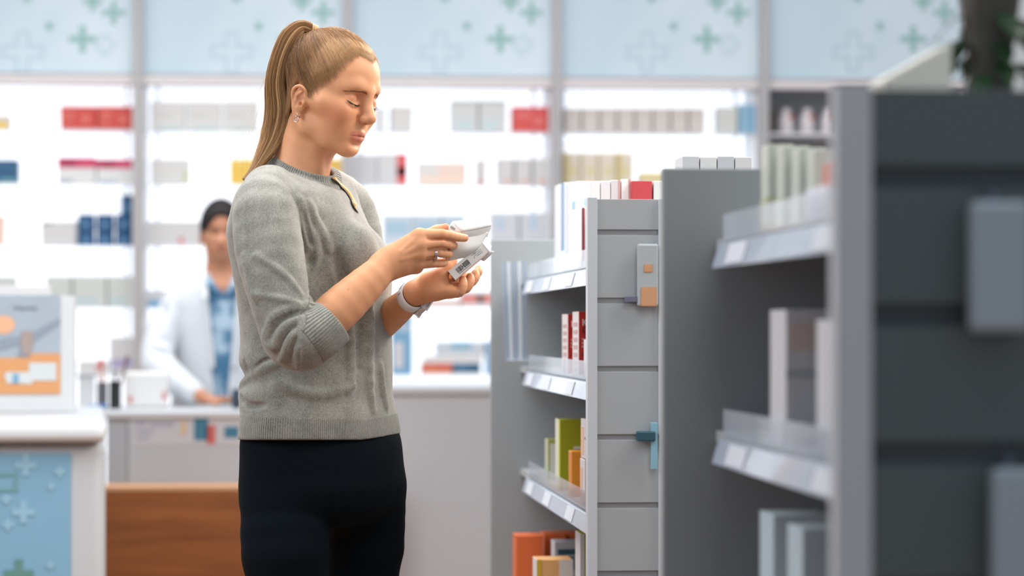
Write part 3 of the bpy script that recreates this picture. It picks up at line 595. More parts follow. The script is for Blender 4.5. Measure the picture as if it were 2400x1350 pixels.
# ---- counters
CW = mat('counter_white', (178, 184, 190), rough=.45); CT = mat('counter_top_white', (200, 205, 210), rough=.4)
pc = px(249, 1000, 7.15); xr = pc[0]; ZC = .935
bs = (xr-.6, 7.6, 0); u = empty('poster_counter', bs, 'white counter at the left with a rounded top and a sky blue poster', 'counter')
def skew(b2):
    for v in b2.verts: v.co.x += (v.co.y-7.14)*-.064
bm_ = bmesh.new(); addbox(bm_, xr-1.6, xr-.001, 7.20, 8.6, 0, ZC-.05, .03, seg=5); skew(bm_); bmo(bm_, 'counter_body', CW, u, bs, smooth=False)
bm_ = bmesh.new(); addbox(bm_, xr-1.62, xr, 7.14, 8.62, ZC-.052, ZC, .022, seg=5); skew(bm_); bmo(bm_, 'countertop', CT, u, bs)
q0, q1 = px(-300, 1065, 7.195), px(166, 1065, 7.195); bm_ = bmesh.new(); addbox(bm_, q0[0], q1[0], 7.192, 7.199, .25, q0[2], mi=0)
pp = 7.19/FPX
for (x_, y_, h, w, mi, ol) in ((-30, 1130, 66, 18, 3, 9), (44, 1345, 34, 9, 1, 0), (60, 1090, 26, 8, 2, 0), (55, 1200, 26, 8, 2, 0), (140, 1105, 14, 5, 2, 0), (120, 1140, 10, 4, 2, 0), (15, 1170, 12, 5, 2, 0), (118, 1325, 10, 4, 2, 0), (18, 1230, 14, 5, 2, 0)):
    a = px(x_, y_, 7.19); cross(bm_, a[0], a[2], h*pp, w*pp, 7.191, mi, ol*pp)
PBL = mat('poster_sky_blue', (116, 160, 188), rough=.5, noise=(2.5, .10)); bmo(bm_, 'poster', [PBL, mat('poster_cross_green', (88, 132, 128), rough=.5), mat('poster_cross_pale', (134, 174, 198), rough=.5), mat('poster_outline_green', (104, 150, 158), rough=.5)], u, bs)['label'] = 'sky blue poster with crosses'
# poster stand on it
ys = 8.0; a, b_ = px(-60, 670, ys), px(176, 955, ys); zs_ = ZC; bs = ((a[0]+b_[0])/2, ys, zs_); u = empty('poster_stand', bs, 'white framed countertop display with a grey and orange poster, left edge', 'display stand')
zt_ = a[2]; box1('stand_frame', a[0], b_[0], ys, ys+.05, zs_, zt_-.03, mat('stand_white', (202, 206, 210), rough=.5), u, bs, .004); box1('stand_top', a[0]-.0, px(118, 0, ys)[0], ys+.0, ys+.05, zt_-.03, zt_, mat('stand_grey', (206, 208, 212), rough=.5), u, bs, .003)
a, b_ = px(-50, 692, ys-.004), px(142, 923, ys-.004); bm_ = bmesh.new(); addbox(bm_, a[0], b_[0], ys-.004, ys, b_[2], a[2], mi=0); W2, H2 = b_[0]-a[0], a[2]-b_[2]
def rp2(x0, x1, y0, y1, mi, t=.0055): A, B = px(x0, y0, ys), px(x1, y1, ys); addbox(bm_, A[0], B[0], ys-t, ys-.002, B[2], A[2], .0, mi=mi)
rp2(-50, 142, 838, 923, 1); rp2(70, 142, 828, 840, 1, .0053)
bmo(bm_, 'poster_print', [mat('poster_grey_blue', (156, 168, 180), rough=.5, noise=(14, .10)), mat('poster_orange', (206, 148, 98), rough=.5)], u, bs)
def lump(name, pts, y, th, m, parent, base):
    bm_ = bmesh.new(); f = bm_.faces.new([bm_.verts.new(Vector(px(x, y_, y))) for x, y_ in pts]); e = bmesh.ops.extrude_face_region(bm_, geom=[f]); 
    for v in e['geom']:
        if isinstance(v, bmesh.types.BMVert): v.co.y += th
    return bmo(bm_, name, m, parent, base)
cpts = [(8+27*math.cos(t), 761+22*math.sin(t)) for t in np.linspace(0, 6.1, 20)]
lump('orange_disc_print', cpts, ys-.007, .002, mat('poster_peach', (220, 168, 134), rough=.5), u, bs)
lump('arm_print', [(-30, 805), (20, 790), (60, 788), (140, 745), (142, 758), (80, 800), (70, 836), (40, 836), (50, 806), (-30, 830)], ys-.007, .002, mat('poster_arm_grey', (134, 144, 158), rough=.5), u, bs)
lump('bottle_print', [(52, 776), (74, 776), (78, 800), (72, 832), (54, 832), (48, 800)], ys-.009, .002, mat('poster_brown_grey', (158, 142, 138), rough=.5), u, bs)
lump('pack_print', [(10, 878), (18, 872), (68, 872), (68, 850), (132, 850), (132, 892), (76, 892), (76, 900), (16, 898)], ys-.008, .002, mat('poster_pale', (198, 204, 206), rough=.5), u, bs)
lump('badge_print', [(30, 876), (44, 876), (44, 898), (30, 898)], ys-.010, .002, mat('poster_badge', (112, 158, 190), rough=.5), u, bs)
a = px(59, 727, ys-.006); text('Vitamins', a, .020, mat('poster_text', (96, 108, 120), rough=.6), u, bs, 'poster_text', align='CENTER')
# service counter with wooden front
ZM = .90; Ym = 9.2; xl = px(250, 960, Ym)[0]; xe = px(905, 960, Ym)[0]; bs = ((xl+xe)/2, 9.7, 0)
u = empty('service_counter', bs, 'low white service counter with an orange brown wooden front panel, under the pharmacist\'s hand', 'counter')
box1('countertop', px(110, 960, Ym)[0], xe, Ym-.02, 9.87, ZM-.022, ZM, CT, u, bs, .004)
box1('front_panel', px(300, 0, Ym)[0], xe, Ym+.0, Ym+.02, .62, ZM-.022, mat('case_front', (180, 186, 194), rough=.35), u, bs)
box1('corner_post', xl, px(298, 0, Ym)[0], Ym+.005, Ym+.05, .62, ZM-.022, mat('case_post', (166, 172, 180), rough=.4), u, bs)
WD = bpy.data.materials.new('orange_brown_wood'); WD.use_nodes = True; nt = WD.node_tree; b = nt.nodes['Principled BSDF']; b.inputs['Roughness'].default_value = .42
tc = nt.nodes.new('ShaderNodeTexCoord'); mp = nt.nodes.new('ShaderNodeMapping'); mp.inputs['Scale'].default_value = (.8, 1, 9); n_ = nt.nodes.new('ShaderNodeTexNoise'); n_.inputs['Scale'].default_value = 3.0; n_.inputs['Detail'].default_value = 6; n_.inputs['Distortion'].default_value = .8
nt.links.new(tc.outputs['Object'], mp.inputs[0]); nt.links.new(mp.outputs[0], n_.inputs['Vector']); cr = nt.nodes.new('ShaderNodeValToRGB')
cr.color_ramp.elements[0].position = .3; cr.color_ramp.elements[0].color = lin((124, 68, 28)); cr.color_ramp.elements[1].position = .75; cr.color_ramp.elements[1].color = lin((154, 92, 42)); nt.links.new(n_.outputs[0], cr.inputs[0]); nt.links.new(cr.outputs[0], b.inputs['Base Color'])
yw = 8.96; zw = float(px(0, 1143, yw)[2]); box1('wooden_front', px(243, 0, yw)[0], xe, yw, Ym+.02, .03, zw-.012, WD, u, bs, .002)
box1('wooden_ledge', px(243, 0, yw)[0]-.002, xe, yw-.003, Ym+.02, zw-.012, zw, mat('wood_edge_light', (206, 158, 120), rough=.5), u, bs)
box1('counter_carcass', xl, xe, Ym+.05, 9.85, .03, ZM-.024, CW, u, bs)
yq = Ym-.001
bm_ = bmesh.new(); A, B = px(308, 966, yq), px(700, 1042, yq); addbox(bm_, A[0], B[0], yq-.002, yq, B[2], A[2], mi=0)
def strip(x0, x1, y0, y1, mi): A, B = px(x0, y0, yq), px(x1, y1, yq); addbox(bm_, A[0], B[0], yq-.0035, yq-.002, B[2], A[2], mi=mi)
for x0, x1, y0, y1, mi in ((316, 344, 988, 996, 1), (350, 408, 990, 998, 1), (318, 360, 1008, 1014, 1), (320, 350, 1024, 1029, 1), (455, 488, 974, 1032, 2), (484, 505, 996, 1040, 3), (526, 560, 1000, 1026, 2), (310, 324, 968, 978, 2)): strip(x0, x1, y0, y1, mi)
bmo(bm_, 'printed_strip', [mat('strip_paper', (190, 192, 200), rough=.5), mat('strip_text_grey', (152, 158, 176), rough=.6), mat('strip_teal', (56, 118, 146), rough=.5), mat('strip_red', (196, 96, 92), rough=.5)], u, bs)
mo = [(420+11*math.cos(t), 1002+17*math.sin(t)) for t in np.linspace(-1.9, 1.7, 12)]+[(419+5*math.cos(t), 999+12*math.sin(t)) for t in np.linspace(1.5, -1.6, 9)]
lump('moon_print', [(x+4, y) for x, y in mo], yq-.0045, .002, mat('moon_yellow', (218, 180, 106), rough=.5), u, bs)
# right counter block
yr = 9.18; x0 = px(906, 905, yr)[0]; bs = (x0+.6, 9.7, 0); u = empty('tall_counter', bs, 'plain white counter block between the woman and the gondola', 'counter')
zr = float(px(1000, 905, yr)[2]); box1('counter_body', x0, x0+1.5, yr+.02, 10.05, 0, zr-.03, mat('counter_pale', (190, 194, 200), rough=.4), u, bs, .003); box1('countertop', x0-.0, x0+1.5, yr, 10.08, zr-.028, zr+.0, CT, u, bs, .006)
# ---- things on the service counter
def dz(x, y, Y): return float(px(x, y, Y)[2])
POTB = mat('black_mesh_pot', (22, 24, 26), rough=.5); yp = 9.50
def pot(x0, x1, yt, label, m):
    a, b_ = px(x0, yt, yp), px(x1, yt, yp); r = (b_[0]-a[0])/2; bs = ((a[0]+b_[0])/2, yp, ZM); u = empty('pen_pot', bs, label, 'pen holder')
    bm_ = bmesh.new(); lathe(bm_, [(r, 0), (r, a[2]-ZM), (r*.93, a[2]-ZM), (r*.93, .006)], bs[0], yp, ZM+.0005, 24); bmo(bm_, 'pot_body', m, u, bs, smooth=False); return bs, r
pot(256, 284, 893, 'black round pen pot on the service counter', POTB); b1, r1x = pot(227, 252, 896, 'dark grey pen pot left of the black one', mat('grey_pot', (92, 92, 98), rough=.5))
def pen(x0, y0, x1, y1, m, tipm, label, tipn='pen_cap', Y=yp, r=.0045, tl=.018):
    A, B = Vector(px(x0, y0, Y)), Vector(px(x1, y1, Y)); bs = A
    V, F = tubes([np.array([A, (A+B)/2, B])], [np.array([r*.7, r, r])], 8); o = mesh_np('pen', V, F, m, None, tuple(bs)); tag(o, label, 'pen')
    d = (B-A).normalized(); V, F = tubes([np.array([B-d*.002, B+d*tl])], [np.array([r*1.5, r*1.3])], 10); mesh_np(tipn, V, F, tipm, o, tuple(bs))
RP = mat('red_pen_tip', (206, 58, 52), rough=.4)
pen(249, 944, 238, 862, mat('pink_pen', (214, 170, 160), rough=.5), RP, 'pale pink pen with a red end standing in the grey pot', r=.0052, tl=.030)
pen(243, 944, 228, 868, mat('pale_pen', (214, 206, 206), rough=.5), mat('pink_cap', (222, 170, 166)), 'pale pen leaning left in the grey pot', r=.0045)
pen(272, 944, 296, 846, mat('brown_pen', (120, 98, 90), rough=.5), mat('brown_cap', (110, 88, 84)), 'brown pencil leaning right in the black pot')
pen(266, 944, 270, 880, POTB, mat('grey_cap', (120, 124, 130)), 'black pen upright in the black pot')
A = px(292, 872, 9.55); B = px(392, 950, 9.55); bs = ((A[0]+B[0])/2, 9.62, ZM); u = empty('tissue_box', bs, 'white box with two small red marks on the service counter', 'box')
bm_ = bmesh.new(); addbox(bm_, A[0], B[0], 9.55, 9.69, ZM+.0005, A[2], .012, seg=4); bmo(bm_, 'box_body', mat('box_white', (228, 228, 228), rough=.5), u, bs)
for x, y in ((306, 936), (385, 927)): p = px(x, y, 9.548); box1('red_mark', p[0]-.006, p[0]+.006, 9.5475, 9.5505, p[2]-.012, p[2]+.012, mat('rose_mark', (206, 110, 116), rough=.5), u, bs)
for k, (x0, x1, y0, lab) in enumerate(((184, 222, 884, 'small white card frame left of the pen pots'), )):
    A = px(x0, y0, 9.45); B = px(x1, 948, 9.45); bs = ((A[0]+B[0])/2, 9.45, ZM); u = empty('card_holder', bs, lab, 'card frame')
    box1('card', A[0], B[0], 9.45, 9.456, ZM+.0005, A[2], mat('card_grey_white', (206, 208, 210), rough=.5), u, bs); box1('frame_rail', A[0]-.004, B[0]+.004, 9.446, 9.458, A[2], A[2]+.008, mat('rail_grey', (150, 154, 160), rough=.4), u, bs)
p = px(188, 948, 9.3); bs = (p[0], 9.3, ZM); bm_ = bmesh.new(); addbox(bm_, p[0]-.010, p[0]+.010, 9.29, 9.31, ZM, ZM+.016); tag(bmo(bm_, 'binder_clip', mat('clip_black', (44, 50, 58), rough=.4), None, bs), 'small black clip at the left end of the service counter', 'clip')
pen(204, 951, 240, 951, mat('blue_pen', (96, 150, 206), rough=.4), mat('blue_cap', (70, 120, 190)), 'blue pen lying flat on the service counter', Y=9.3, r=.004)
A, B = px(543, 912, 9.50), px(564, 950, 9.50); bs = ((A[0]+B[0])/2, 9.5, ZM); u = empty('card_terminal', bs, 'dark device on the counter right of the pharmacist\'s hand, behind the sweater', 'device')
bm_ = bmesh.new(); addbox(bm_, A[0], B[0], 9.47, 9.58, ZM+.0005, A[2], .008); bmo(bm_, 'device_body', mat('device_dark', (44, 56, 68), rough=.4), u, bs)
box1('screen', A[0]+.01, B[0]-.01, 9.4685, 9.4715, A[2]-.03, A[2]-.008, mat('screen_dark', (70, 96, 116), rough=.2), u, bs)
# ================================================================== THE PHARMACIST
DP = 10.05; SP = DP/FPX
def Q3(x, y, W=0.0):
    d = DP-W; return np.array([(x-1200)*d/FPX, (HOR-y)*d/FPX, W])
def q2w(P): return c2w(P, DP)
PBW = q2w(np.array([(525-1200)*SP, 0, 0.])); PBW[2] = 0
ph = empty('person', PBW, 'pharmacist in a white coat and blue shirt standing behind the service counter', 'person')
pv = Vox(Q3(310, 990, -.20), Q3(720, 460, .62), .0045)
hc = Q3(517, 552, .03)
pv.ell(Q3(518, 532, .015), (.070, .098, .085)); pv.ell(Q3(518, 566, .04), (.058, .074, .062), k=.03); pv.ell(Q3(519, 590, .055), (.034, .036, .040), k=.03)
pv.cone(Q3(519, 556, .098), Q3(519, 568, .112), .010, .013, k=.012); pv.ell(Q3(502, 545, .100), (.020, .014, .014), k=.012, sub=True); pv.ell(Q3(536, 545, .100), (.020, .014, .014), k=.012, sub=True)
pv.cone(Q3(508, 581, .098), Q3(530, 581, .098), .008, .008, k=.010)
for sx_ in (-1, 1): pv.ell(Q3(518+sx_*45, 556, .0), (.010, .032, .018), k=.006)
pv.chain([Q3(520, 590, .0), Q3(522, 640, -.01), Q3(524, 680, .0)], [.058, .060, .085], k=.02)
pv.ell(Q3(524, 730, 0), (.12, .09, .065), k=.04)
def pchain(v, pts, rs, k=.02, n=12):
    P_ = spl(pts, n); v.chain(list(P_), list(np.interp(np.linspace(0, len(pts)-1, n), range(len(pts)), rs)), k, kk=.002)
pchain(pv, [Q3(440, 715, 0), Q3(396, 780, .06), Q3(374, 855, .14)], [.034, .032, .030]); pchain(pv, [Q3(374, 855, .14), Q3(420, 905, .34), Q3(474, 930, .50)], [.036, .032, .024])
pchain(pv, [Q3(610, 715, 0), Q3(655, 780, .06), Q3(676, 855, .14)], [.034, .032, .030]); pchain(pv, [Q3(676, 855, .14), Q3(640, 905, .34), Q3(590, 932, .50)], [.036, .032, .024])
for sx_, hx in ((1, 486), (-1, 578)):
    pv.cone(Q3(hx-8*sx_, 934, .50), Q3(hx+16*sx_, 938, .50), .024, .020, k=.012, flat=((0, 1, 0), .75))
    for q in range(4): pv.chain([Q3(hx+16*sx_, 937, .54-.021*q), Q3(hx+36*sx_, 934, .545-.022*q), Q3(hx+50*sx_-3*sx_*abs(q-1), 942, .55-.022*q)], [.0100, .0092, .0078], k=.004)
    pv.chain([Q3(hx, 938, .53), Q3(hx+16*sx_, 944, .56), Q3(hx+30*sx_, 945, .56)], [.012, .010, .008], k=.006)
V, F = pv.mesh(); V = relax(V, F, 2)
pcol = np.tile(np.array(lin((186, 130, 100))[:3]), (len(V), 1))
dl = ((V-Q3(519, 582, .105))/np.array([.020, .007, .02])); ml = np.exp(-(dl**2).sum(1)*1.2)[:, None]; pcol = pcol*(1-.7*ml)+np.array(lin((170, 84, 84))[:3])*.7*ml
for x in (501, 537):
    de = ((V-Q3(x, 546, .09))/np.array([.017, .006, .03])); me_ = np.exp(-(de**2).sum(1)*1.3)[:, None]; pcol = pcol*(1-.75*me_)+np.array(lin((66, 40, 36))[:3])*.75*me_
    de = ((V-Q3(x, 534, .09))/np.array([.020, .004, .03])); me_ = np.exp(-(de**2).sum(1)*1.3)[:, None]; pcol = pcol*(1-.6*me_)+np.array(lin((66, 44, 40))[:3])*.6*me_
SKIN2 = bpy.data.materials.new('pharmacist_skin'); SKIN2.use_nodes = True
def skin_simple(m):
    nt = m.node_tree; b = nt.nodes['Principled BSDF']; a = nt.nodes.new('ShaderNodeAttribute'); a.attribute_name = 'tint'; nt.links.new(a.outputs['Color'], b.inputs['Base Color']); b.inputs['Roughness'].default_value = .5
skin_simple(SKIN2)
mesh_np('body', q2w(V), F, SKIN2, ph, PBW, cols={'tint': pcol})
hv = Vox(Q3(455, 640, -.16), Q3(590, 455, .13), .004)
hv.ell(Q3(518, 530, .008), (.078, .103, .100)); hv.ell(Q3(519, 566, .100), (.056, .094, .085), k=.010, sub=True); hv.ell(Q3(522, 500, -.075), (.040, .040, .040), k=.01)
hv.put((-2, -.5, -.5), (0, Q3(0, 562, 0)[1], .3), lambda x, y, z: (y-Q3(0, 575, 0)[1])+np.maximum(0, z+.0)*(-.9)+0*x, sub=True, k=.01)
V, F = hv.mesh(); V = relax(V, F, 2); mesh_np('hair', q2w(V), F, mat('black_hair', (24, 20, 22), rough=.6, spec=.25, noise=(60, .3)), ph, PBW)['label'] = 'black hair tied back'
# coat, shirt
cv = Vox(Q3(300, 1110, -.20), Q3(745, 630, .56), .005)
def prow(v, rows, k=0., sub=False):
    rr = sorted(((HOR-y)*SP, ((a+b)/2-1200)*SP, (b-a)/2*SP, hd, w) for y, a, b, hd, w in rows); lo, hi = rr[0][0], rr[-1][0]
    def fn(x, y, z):
        t = interp_rows(rr, y.ravel()); c, A, B, W = [t[:, i].reshape(1, -1, 1) for i in range(4)]
        return np.maximum((np.sqrt(((x-c)/A)**2+((z-W)/B)**2)-1)*np.minimum(A, B), np.maximum(lo-y, y-hi))
    m = max(r[2] for r in rr); v.put((min(r[1] for r in rr)-m, lo, -.22), (max(r[1] for r in rr)+m, hi, .22), fn, k, sub)
prow(cv, [(640, 486, 560, .06, .0), (655, 468, 580, .075, 0), (672, 432, 618, .09, 0), (695, 405, 645, .10, 0), (740, 398, 650, .115, .0), (800, 402, 646, .118, .005), (870, 405, 643, .120, .01), (940, 402, 648, .125, .01), (1100, 398, 652, .135, 0)])
pchain(cv, [Q3(425, 700, 0), Q3(392, 760, .05), Q3(370, 820, .11), Q3(372, 858, .15)], [.058, .060, .062, .060], .03); pchain(cv, [Q3(372, 858, .15), Q3(415, 895, .32), Q3(455, 922, .46)], [.060, .052, .040], .02)
pchain(cv, [Q3(625, 700, 0), Q3(660, 760, .05), Q3(680, 820, .11), Q3(678, 858, .15)], [.058, .060, .062, .060], .03); pchain(cv, [Q3(678, 858, .15), Q3(640, 895, .32), Q3(606, 924, .46)], [.060, .052, .040], .02)
# open front
def vcut(x, y, z):
    yt, yb = Q3(0, 640, 0)[1], Q3(0, 960, 0)[1]; t = np.clip((yt-y)/(yt-yb), 0, 1); w = .062*(1-t)+.020*t; cx_ = (524-1200)*SP+.004*t
    return np.maximum(np.abs(x-cx_)-w, .055-z)+0*y
cv.put((-2, Q3(0, 1090, 0)[1], .0), (0, Q3(0, 628, 0)[1], .2), vcut, sub=True, k=.008)
cv.put((-2, Q3(0, 700, 0)[1], -.2), (0, Q3(0, 600, 0)[1], .2), lambda x, y, z: np.sqrt((x-(522-1200)*SP)**2+(z-.0)**2)-.062+np.maximum(0, Q3(0, 662, 0)[1]-y), sub=True, k=.006)
for side in (-1, 1):   # lapels
    cv.chain([Q3(524+side*36, 640, .03), Q3(524+side*44, 700, .115), Q3(524+side*24, 860, .128)], [.010, .012, .009], k=.008)
for a in (((385, 720, .07), (395, 780, .10)), ((365, 790, .17), (410, 800, .14)), ((360, 820, .19), (405, 840, .17)), ((420, 760, .11), (430, 860, .12))):
    cv.cone(Q3(*a[0]), Q3(*a[1]), .010, .006, k=.02, sub=True)
V, F = cv.mesh(); V = relax(V, F, 2); mesh_np('white_coat', q2w(V), F, mat('coat_white', (206, 211, 217), rough=.8, spec=.2), ph, PBW)
sv2 = Vox(Q3(455, 1100, -.1), Q3(595, 630, .16), .0045)
prow(sv2, [(648, 487, 558, .058, .005), (665, 470, 580, .075, .0), (700, 455, 595, .088, 0), (800, 455, 595, .098, .005), (1000, 460, 590, .105, .005)])
sv2.put((-2, Q3(0, 690, 0)[1], .0), (0, Q3(0, 620, 0)[1], .2), lambda x, y, z: np.abs(x-(524-1200)*SP)-np.maximum(.0, (y-Q3(0, 684, 0)[1])*.75)+0*z, sub=True, k=.003)
for side in (-1, 1): sv2.chain([Q3(521+side*34, 642, .02), Q3(522+side*28, 668, .085), Q3(522+side*8, 688, .102)], [.010, .014, .009], k=.006)
V, F = sv2.mesh(); V = relax(V, F, 2)
SHM = bpy.data.materials.new('blue_patterned_shirt'); SHM.use_nodes = True; nt = SHM.node_tree; b = nt.nodes['Principled BSDF']; b.inputs['Roughness'].default_value = .8
tc = nt.nodes.new('ShaderNodeTexCoord'); n_ = nt.nodes.new('ShaderNodeTexNoise'); n_.inputs['Scale'].default_value = 16; n_.inputs['Detail'].default_value = 2; nt.links.new(tc.outputs['Object'], n_.inputs['Vector'])
cr = nt.nodes.new('ShaderNodeValToRGB'); cr.color_ramp.elements[0].position = .42; cr.color_ramp.elements[0].color = lin((70, 120, 156)); cr.color_ramp.elements[1].position = .6; cr.color_ramp.elements[1].color = lin((176, 200, 218)); nt.links.new(n_.outputs[0], cr.inputs[0]); nt.links.new(cr.outputs[0], b.inputs['Base Color'])
mesh_np('shirt', q2w(V), F, SHM, ph, PBW)
tv2 = Vox(Q3(400, 1950, -.15), Q3(650, 1060, .17), .008)
for sx_ in (-1, 1): tv2.chain([Q3(525+sx_*48, 1090, 0), Q3(525+sx_*50, 1500, 0), Q3(525+sx_*50, 1885, 0)], [.095, .07, .05], k=.02); tv2.cone(Q3(525+sx_*50, 1880, 0), Q3(525+sx_*52, 1885, .10), .045, .045, k=.02)
V, F = tv2.mesh(); mesh_np('trousers', q2w(V), F, mat('dark_blue_trousers', (40, 48, 62), rough=.8), ph, PBW)
# ================================================================== THE WOMAN
S = D0/FPX                                   # metres per photo pixel at her distance
SKIN = bpy.data.materials.new('skin'); SKIN.use_nodes = True
def skin_nodes(m, attr='tint'):
    nt = m.node_tree; b = nt.nodes['Principled BSDF']; a = nt.nodes.new('ShaderNodeAttribute'); a.attribute_name = attr
    tc = nt.nodes.new('ShaderNodeTexCoord'); n = nt.nodes.new('ShaderNodeTexNoise'); n.inputs['Scale'].default_value = 60; n.inputs['Detail'].default_value = 4
    nt.links.new(tc.outputs['Object'], n.inputs['Vector'])
    mp = nt.nodes.new('ShaderNodeMapRange'); mp.inputs[3].default_value = 0.93; mp.inputs[4].default_value = 1.07
    nt.links.new(n.outputs[0], mp.inputs[0])
    v = nt.nodes.new('ShaderNodeVectorMath'); v.operation = 'SCALE'; nt.links.new(a.outputs['Color'], v.inputs[0]); nt.links.new(mp.outputs[0], v.inputs['Scale'])
    nt.links.new(v.outputs[0], b.inputs['Base Color'])
    b.inputs['Roughness'].default_value = 0.50; b.inputs['Specular IOR Level'].default_value = 0.32
    b.inputs['Subsurface Weight'].default_value = 0.12; b.inputs['Subsurface Scale'].default_value = 0.006
    b.inputs['Subsurface Radius'].default_value = (1.0, 0.35, 0.2)
    n2 = nt.nodes.new('ShaderNodeTexNoise'); n2.inputs['Scale'].default_value = 900; nt.links.new(tc.outputs['Object'], n2.inputs['Vector'])
    bp = nt.nodes.new('ShaderNodeBump'); bp.inputs['Strength'].default_value = 0.08; bp.inputs['Distance'].default_value = 0.0006
    nt.links.new(n2.outputs[0], bp.inputs['Height']); nt.links.new(bp.outputs[0], b.inputs['Normal'])
skin_nodes(SKIN)
# head frame: columns forward, left, up in the sculpting frame
def head_frame(yaw, pitch, roll):
    c, s = math.cos(yaw), math.sin(yaw); cp, sp = math.cos(pitch), math.sin(pitch)
    F = np.array([c*cp, -sp, s*cp]); U = np.array([c*sp, cp, s*sp]); L = np.cross(U, F)
    cr, sr = math.cos(roll), math.sin(roll)
    return F, L*cr+U*sr, U*cr-L*sr
HF, HL, HU = head_frame(math.radians(33), math.radians(15), math.radians(-3))
HS = 0.93
HO = C3(769, 227, 0.02)
HR = np.stack([HF, HL, HU])                   # world -> head rows
def H(x, y, z): return HO+HS*(HF*x+HL*y+HU*z)
def h_ell(v, c, r, k=0.0, sub=False, sym=False, rot=None):
    """ellipsoid in head space; rot = (axis a, axis b, angle) turns it inside the head frame"""
    for s in ((1, -1) if sym else (1,)):
        R = HR.copy()
        if rot:
            a, b, an = rot; an = math.radians(an)
            if sym and 1 in (a, b): an *= s
            Ra, Rb = R[a].copy(), R[b].copy(); R[a] = Ra*math.cos(an)+Rb*math.sin(an); R[b] = Rb*math.cos(an)-Ra*math.sin(an)
        v.ell(H(c[0], c[1]*s, c[2]), np.array(r)*HS, R, k, sub)
def h_chain(v, pts, rs, k=0.0, sub=False, sym=False, flat=None, kk=None):
    for s in ((1, -1) if sym else (1,)):
        fl = None
        if flat is not None:
            f = flat[0]; fl = (norm(HF*f[0]+HL*f[1]*s+HU*f[2]), flat[1])
        v.chain([H(p[0], p[1]*s, p[2]) for p in pts], [r*HS for r in rs], k, sub, fl, kk)
def sculpt_head(v):
    h_ell(v, (-.006, 0, .046), (.086, .071, .0735))
    h_ell(v, (.028, 0, .036), (.060, .060, .066), k=.03)
    h_ell(v, (.030, 0, -.012), (.057, .059, .058), k=.02)
    h_ell(v, (.038, 0, -.044), (.049, .045, .040), k=.02)
    h_chain(v, [(.000, .050, -.038), (.010, .047, -.060), (.044, .031, -.074), (.070, .010, -.081)], [.012, .012, .011, .012], k=.022, sym=True)
    h_ell(v, (.073, 0, -.080), (.014, .018, .013), k=.014)
    h_ell(v, (.030, 0, -.066), (.042, .034, .020), k=.02)            # under the chin
    h_ell(v, (.056, .035, -.018), (.026, .022, .024), k=.02, sym=True)   # cheeks
    h_ell(v, (.042, .034, -.044), (.026, .017, .022), k=.02, sym=True)
    h_chain(v, [(.064, .038, -.014), (.035, .058, -.010), (.006, .064, -.010)], [.010, .007, .005], k=.024, sym=True)
    h_ell(v, (.069, 0, -.052), (.022, .028, .022), k=.016)           # muzzle
    h_chain(v, [(.082, .006, .026), (.077, .026, .032), (.062, .046, .027)], [.008, .007, .006], k=.018, sym=True)   # brow
    h_ell(v, (.089, .031, .010), (.012, .019, .0115), k=.014, sub=True, sym=True)  # sockets
    h_ell(v, (.091, .016, .008), (.007, .007, .013), k=.012, sub=True, sym=True)
    # nose
    h_chain(v, [(.083, 0, .026), (.089, 0, .008), (.099, 0, -.008), (.106, 0, -.018)], [.0062, .0056, .0062, .0082], k=.014)
    h_ell(v, (.1075, 0, -.0178), (.0088, .0092, .0086), k=.006)
    h_ell(v, (.0975, .0108, -.0225), (.0095, .0058, .0070), k=.006, sym=True)
    h_chain(v, [(.106, 0, -.0245), (.094, 0, -.030)], [.0033, .004], k=.005)
    h_ell(v, (.1005, .0062, -.0288), (.0055, .0030, .0038), k=.002, sub=True, sym=True)
    h_chain(v, [(.0925, .0140, -.0150), (.0878, .0152, -.0215), (.0885, .0135, -.0280)], [.0008, .0012, .0010], k=.005, sub=True, sym=True)
    # eyelids
    h_ell(v, (.0705, .0315, .0075), (.0146, .0150, .0135), k=.004, sym=True)
    h_chain(v, [(.0800, .0160, .0025), (.0845, .0245, -.0010), (.0845, .0340, -.0015), (.0775, .0445, .0030)], [.0015, .0018, .0018, .0014], k=.005, sym=True)
    h_chain(v, [(.0805, .0175, .0150), (.0850, .0260, .0180), (.0820, .0370, .0178), (.0735, .0465, .0140)], [.0010, .0013, .0013, .0011], k=.0025, sub=True, sym=True)  # crease
    # mouth
    h_chain(v, [(.0770, .0235, -.0560), (.0875, .0120, -.0515), (.0925, .0035, -.0490), (.0922, 0, -.0500)], [.0020, .0036, .0038, .0036], k=.005, sym=True)
    h_chain(v, [(.0770, .0220, -.0575), (.0865, .0120, -.0600), (.0905, 0, -.0600)], [.0020, .0044, .0050], k=.005, sym=True)
    h_chain(v, [(.0780, .0260, -.0560), (.0895, .0140, -.0545), (.0955, .0040, -.0545), (.0962, 0, -.0552)], [.0010, .0011, .0009, .0008], k=.0014, sub=True, sym=True)
    h_ell(v, (.089, 0, -.0710), (.004, .014, .0040), k=.010, sub=True)
    # ears
    def E(x, y, z): return (x*.9-.002, y, z*.86-.0240)
    e = [E(.010, .0735, .020), E(.006, .079, .033), E(-.006, .083, .038), E(-.017, .084, .030), E(-.019, .082, .014), E(-.014, .078, -.002), E(-.006, .0745, -.018), E(.003, .0725, -.024)]
    h_ell(v, E(-.004, .0745, .008), (.0150, .0055, .0250), k=.004, sym=True, rot=(0, 1, -20))
    h_chain(v, spl(e, 22), list(np.interp(np.linspace(0, 7, 22), range(8), [.0026, .0030, .0033, .0031, .0029, .0029, .0038, .0046])), k=.003, sym=True, kk=.001)
    h_ell(v, E(-.002, .084, .010), (.0080, .0058, .0115), k=.003, sub=True, sym=True)
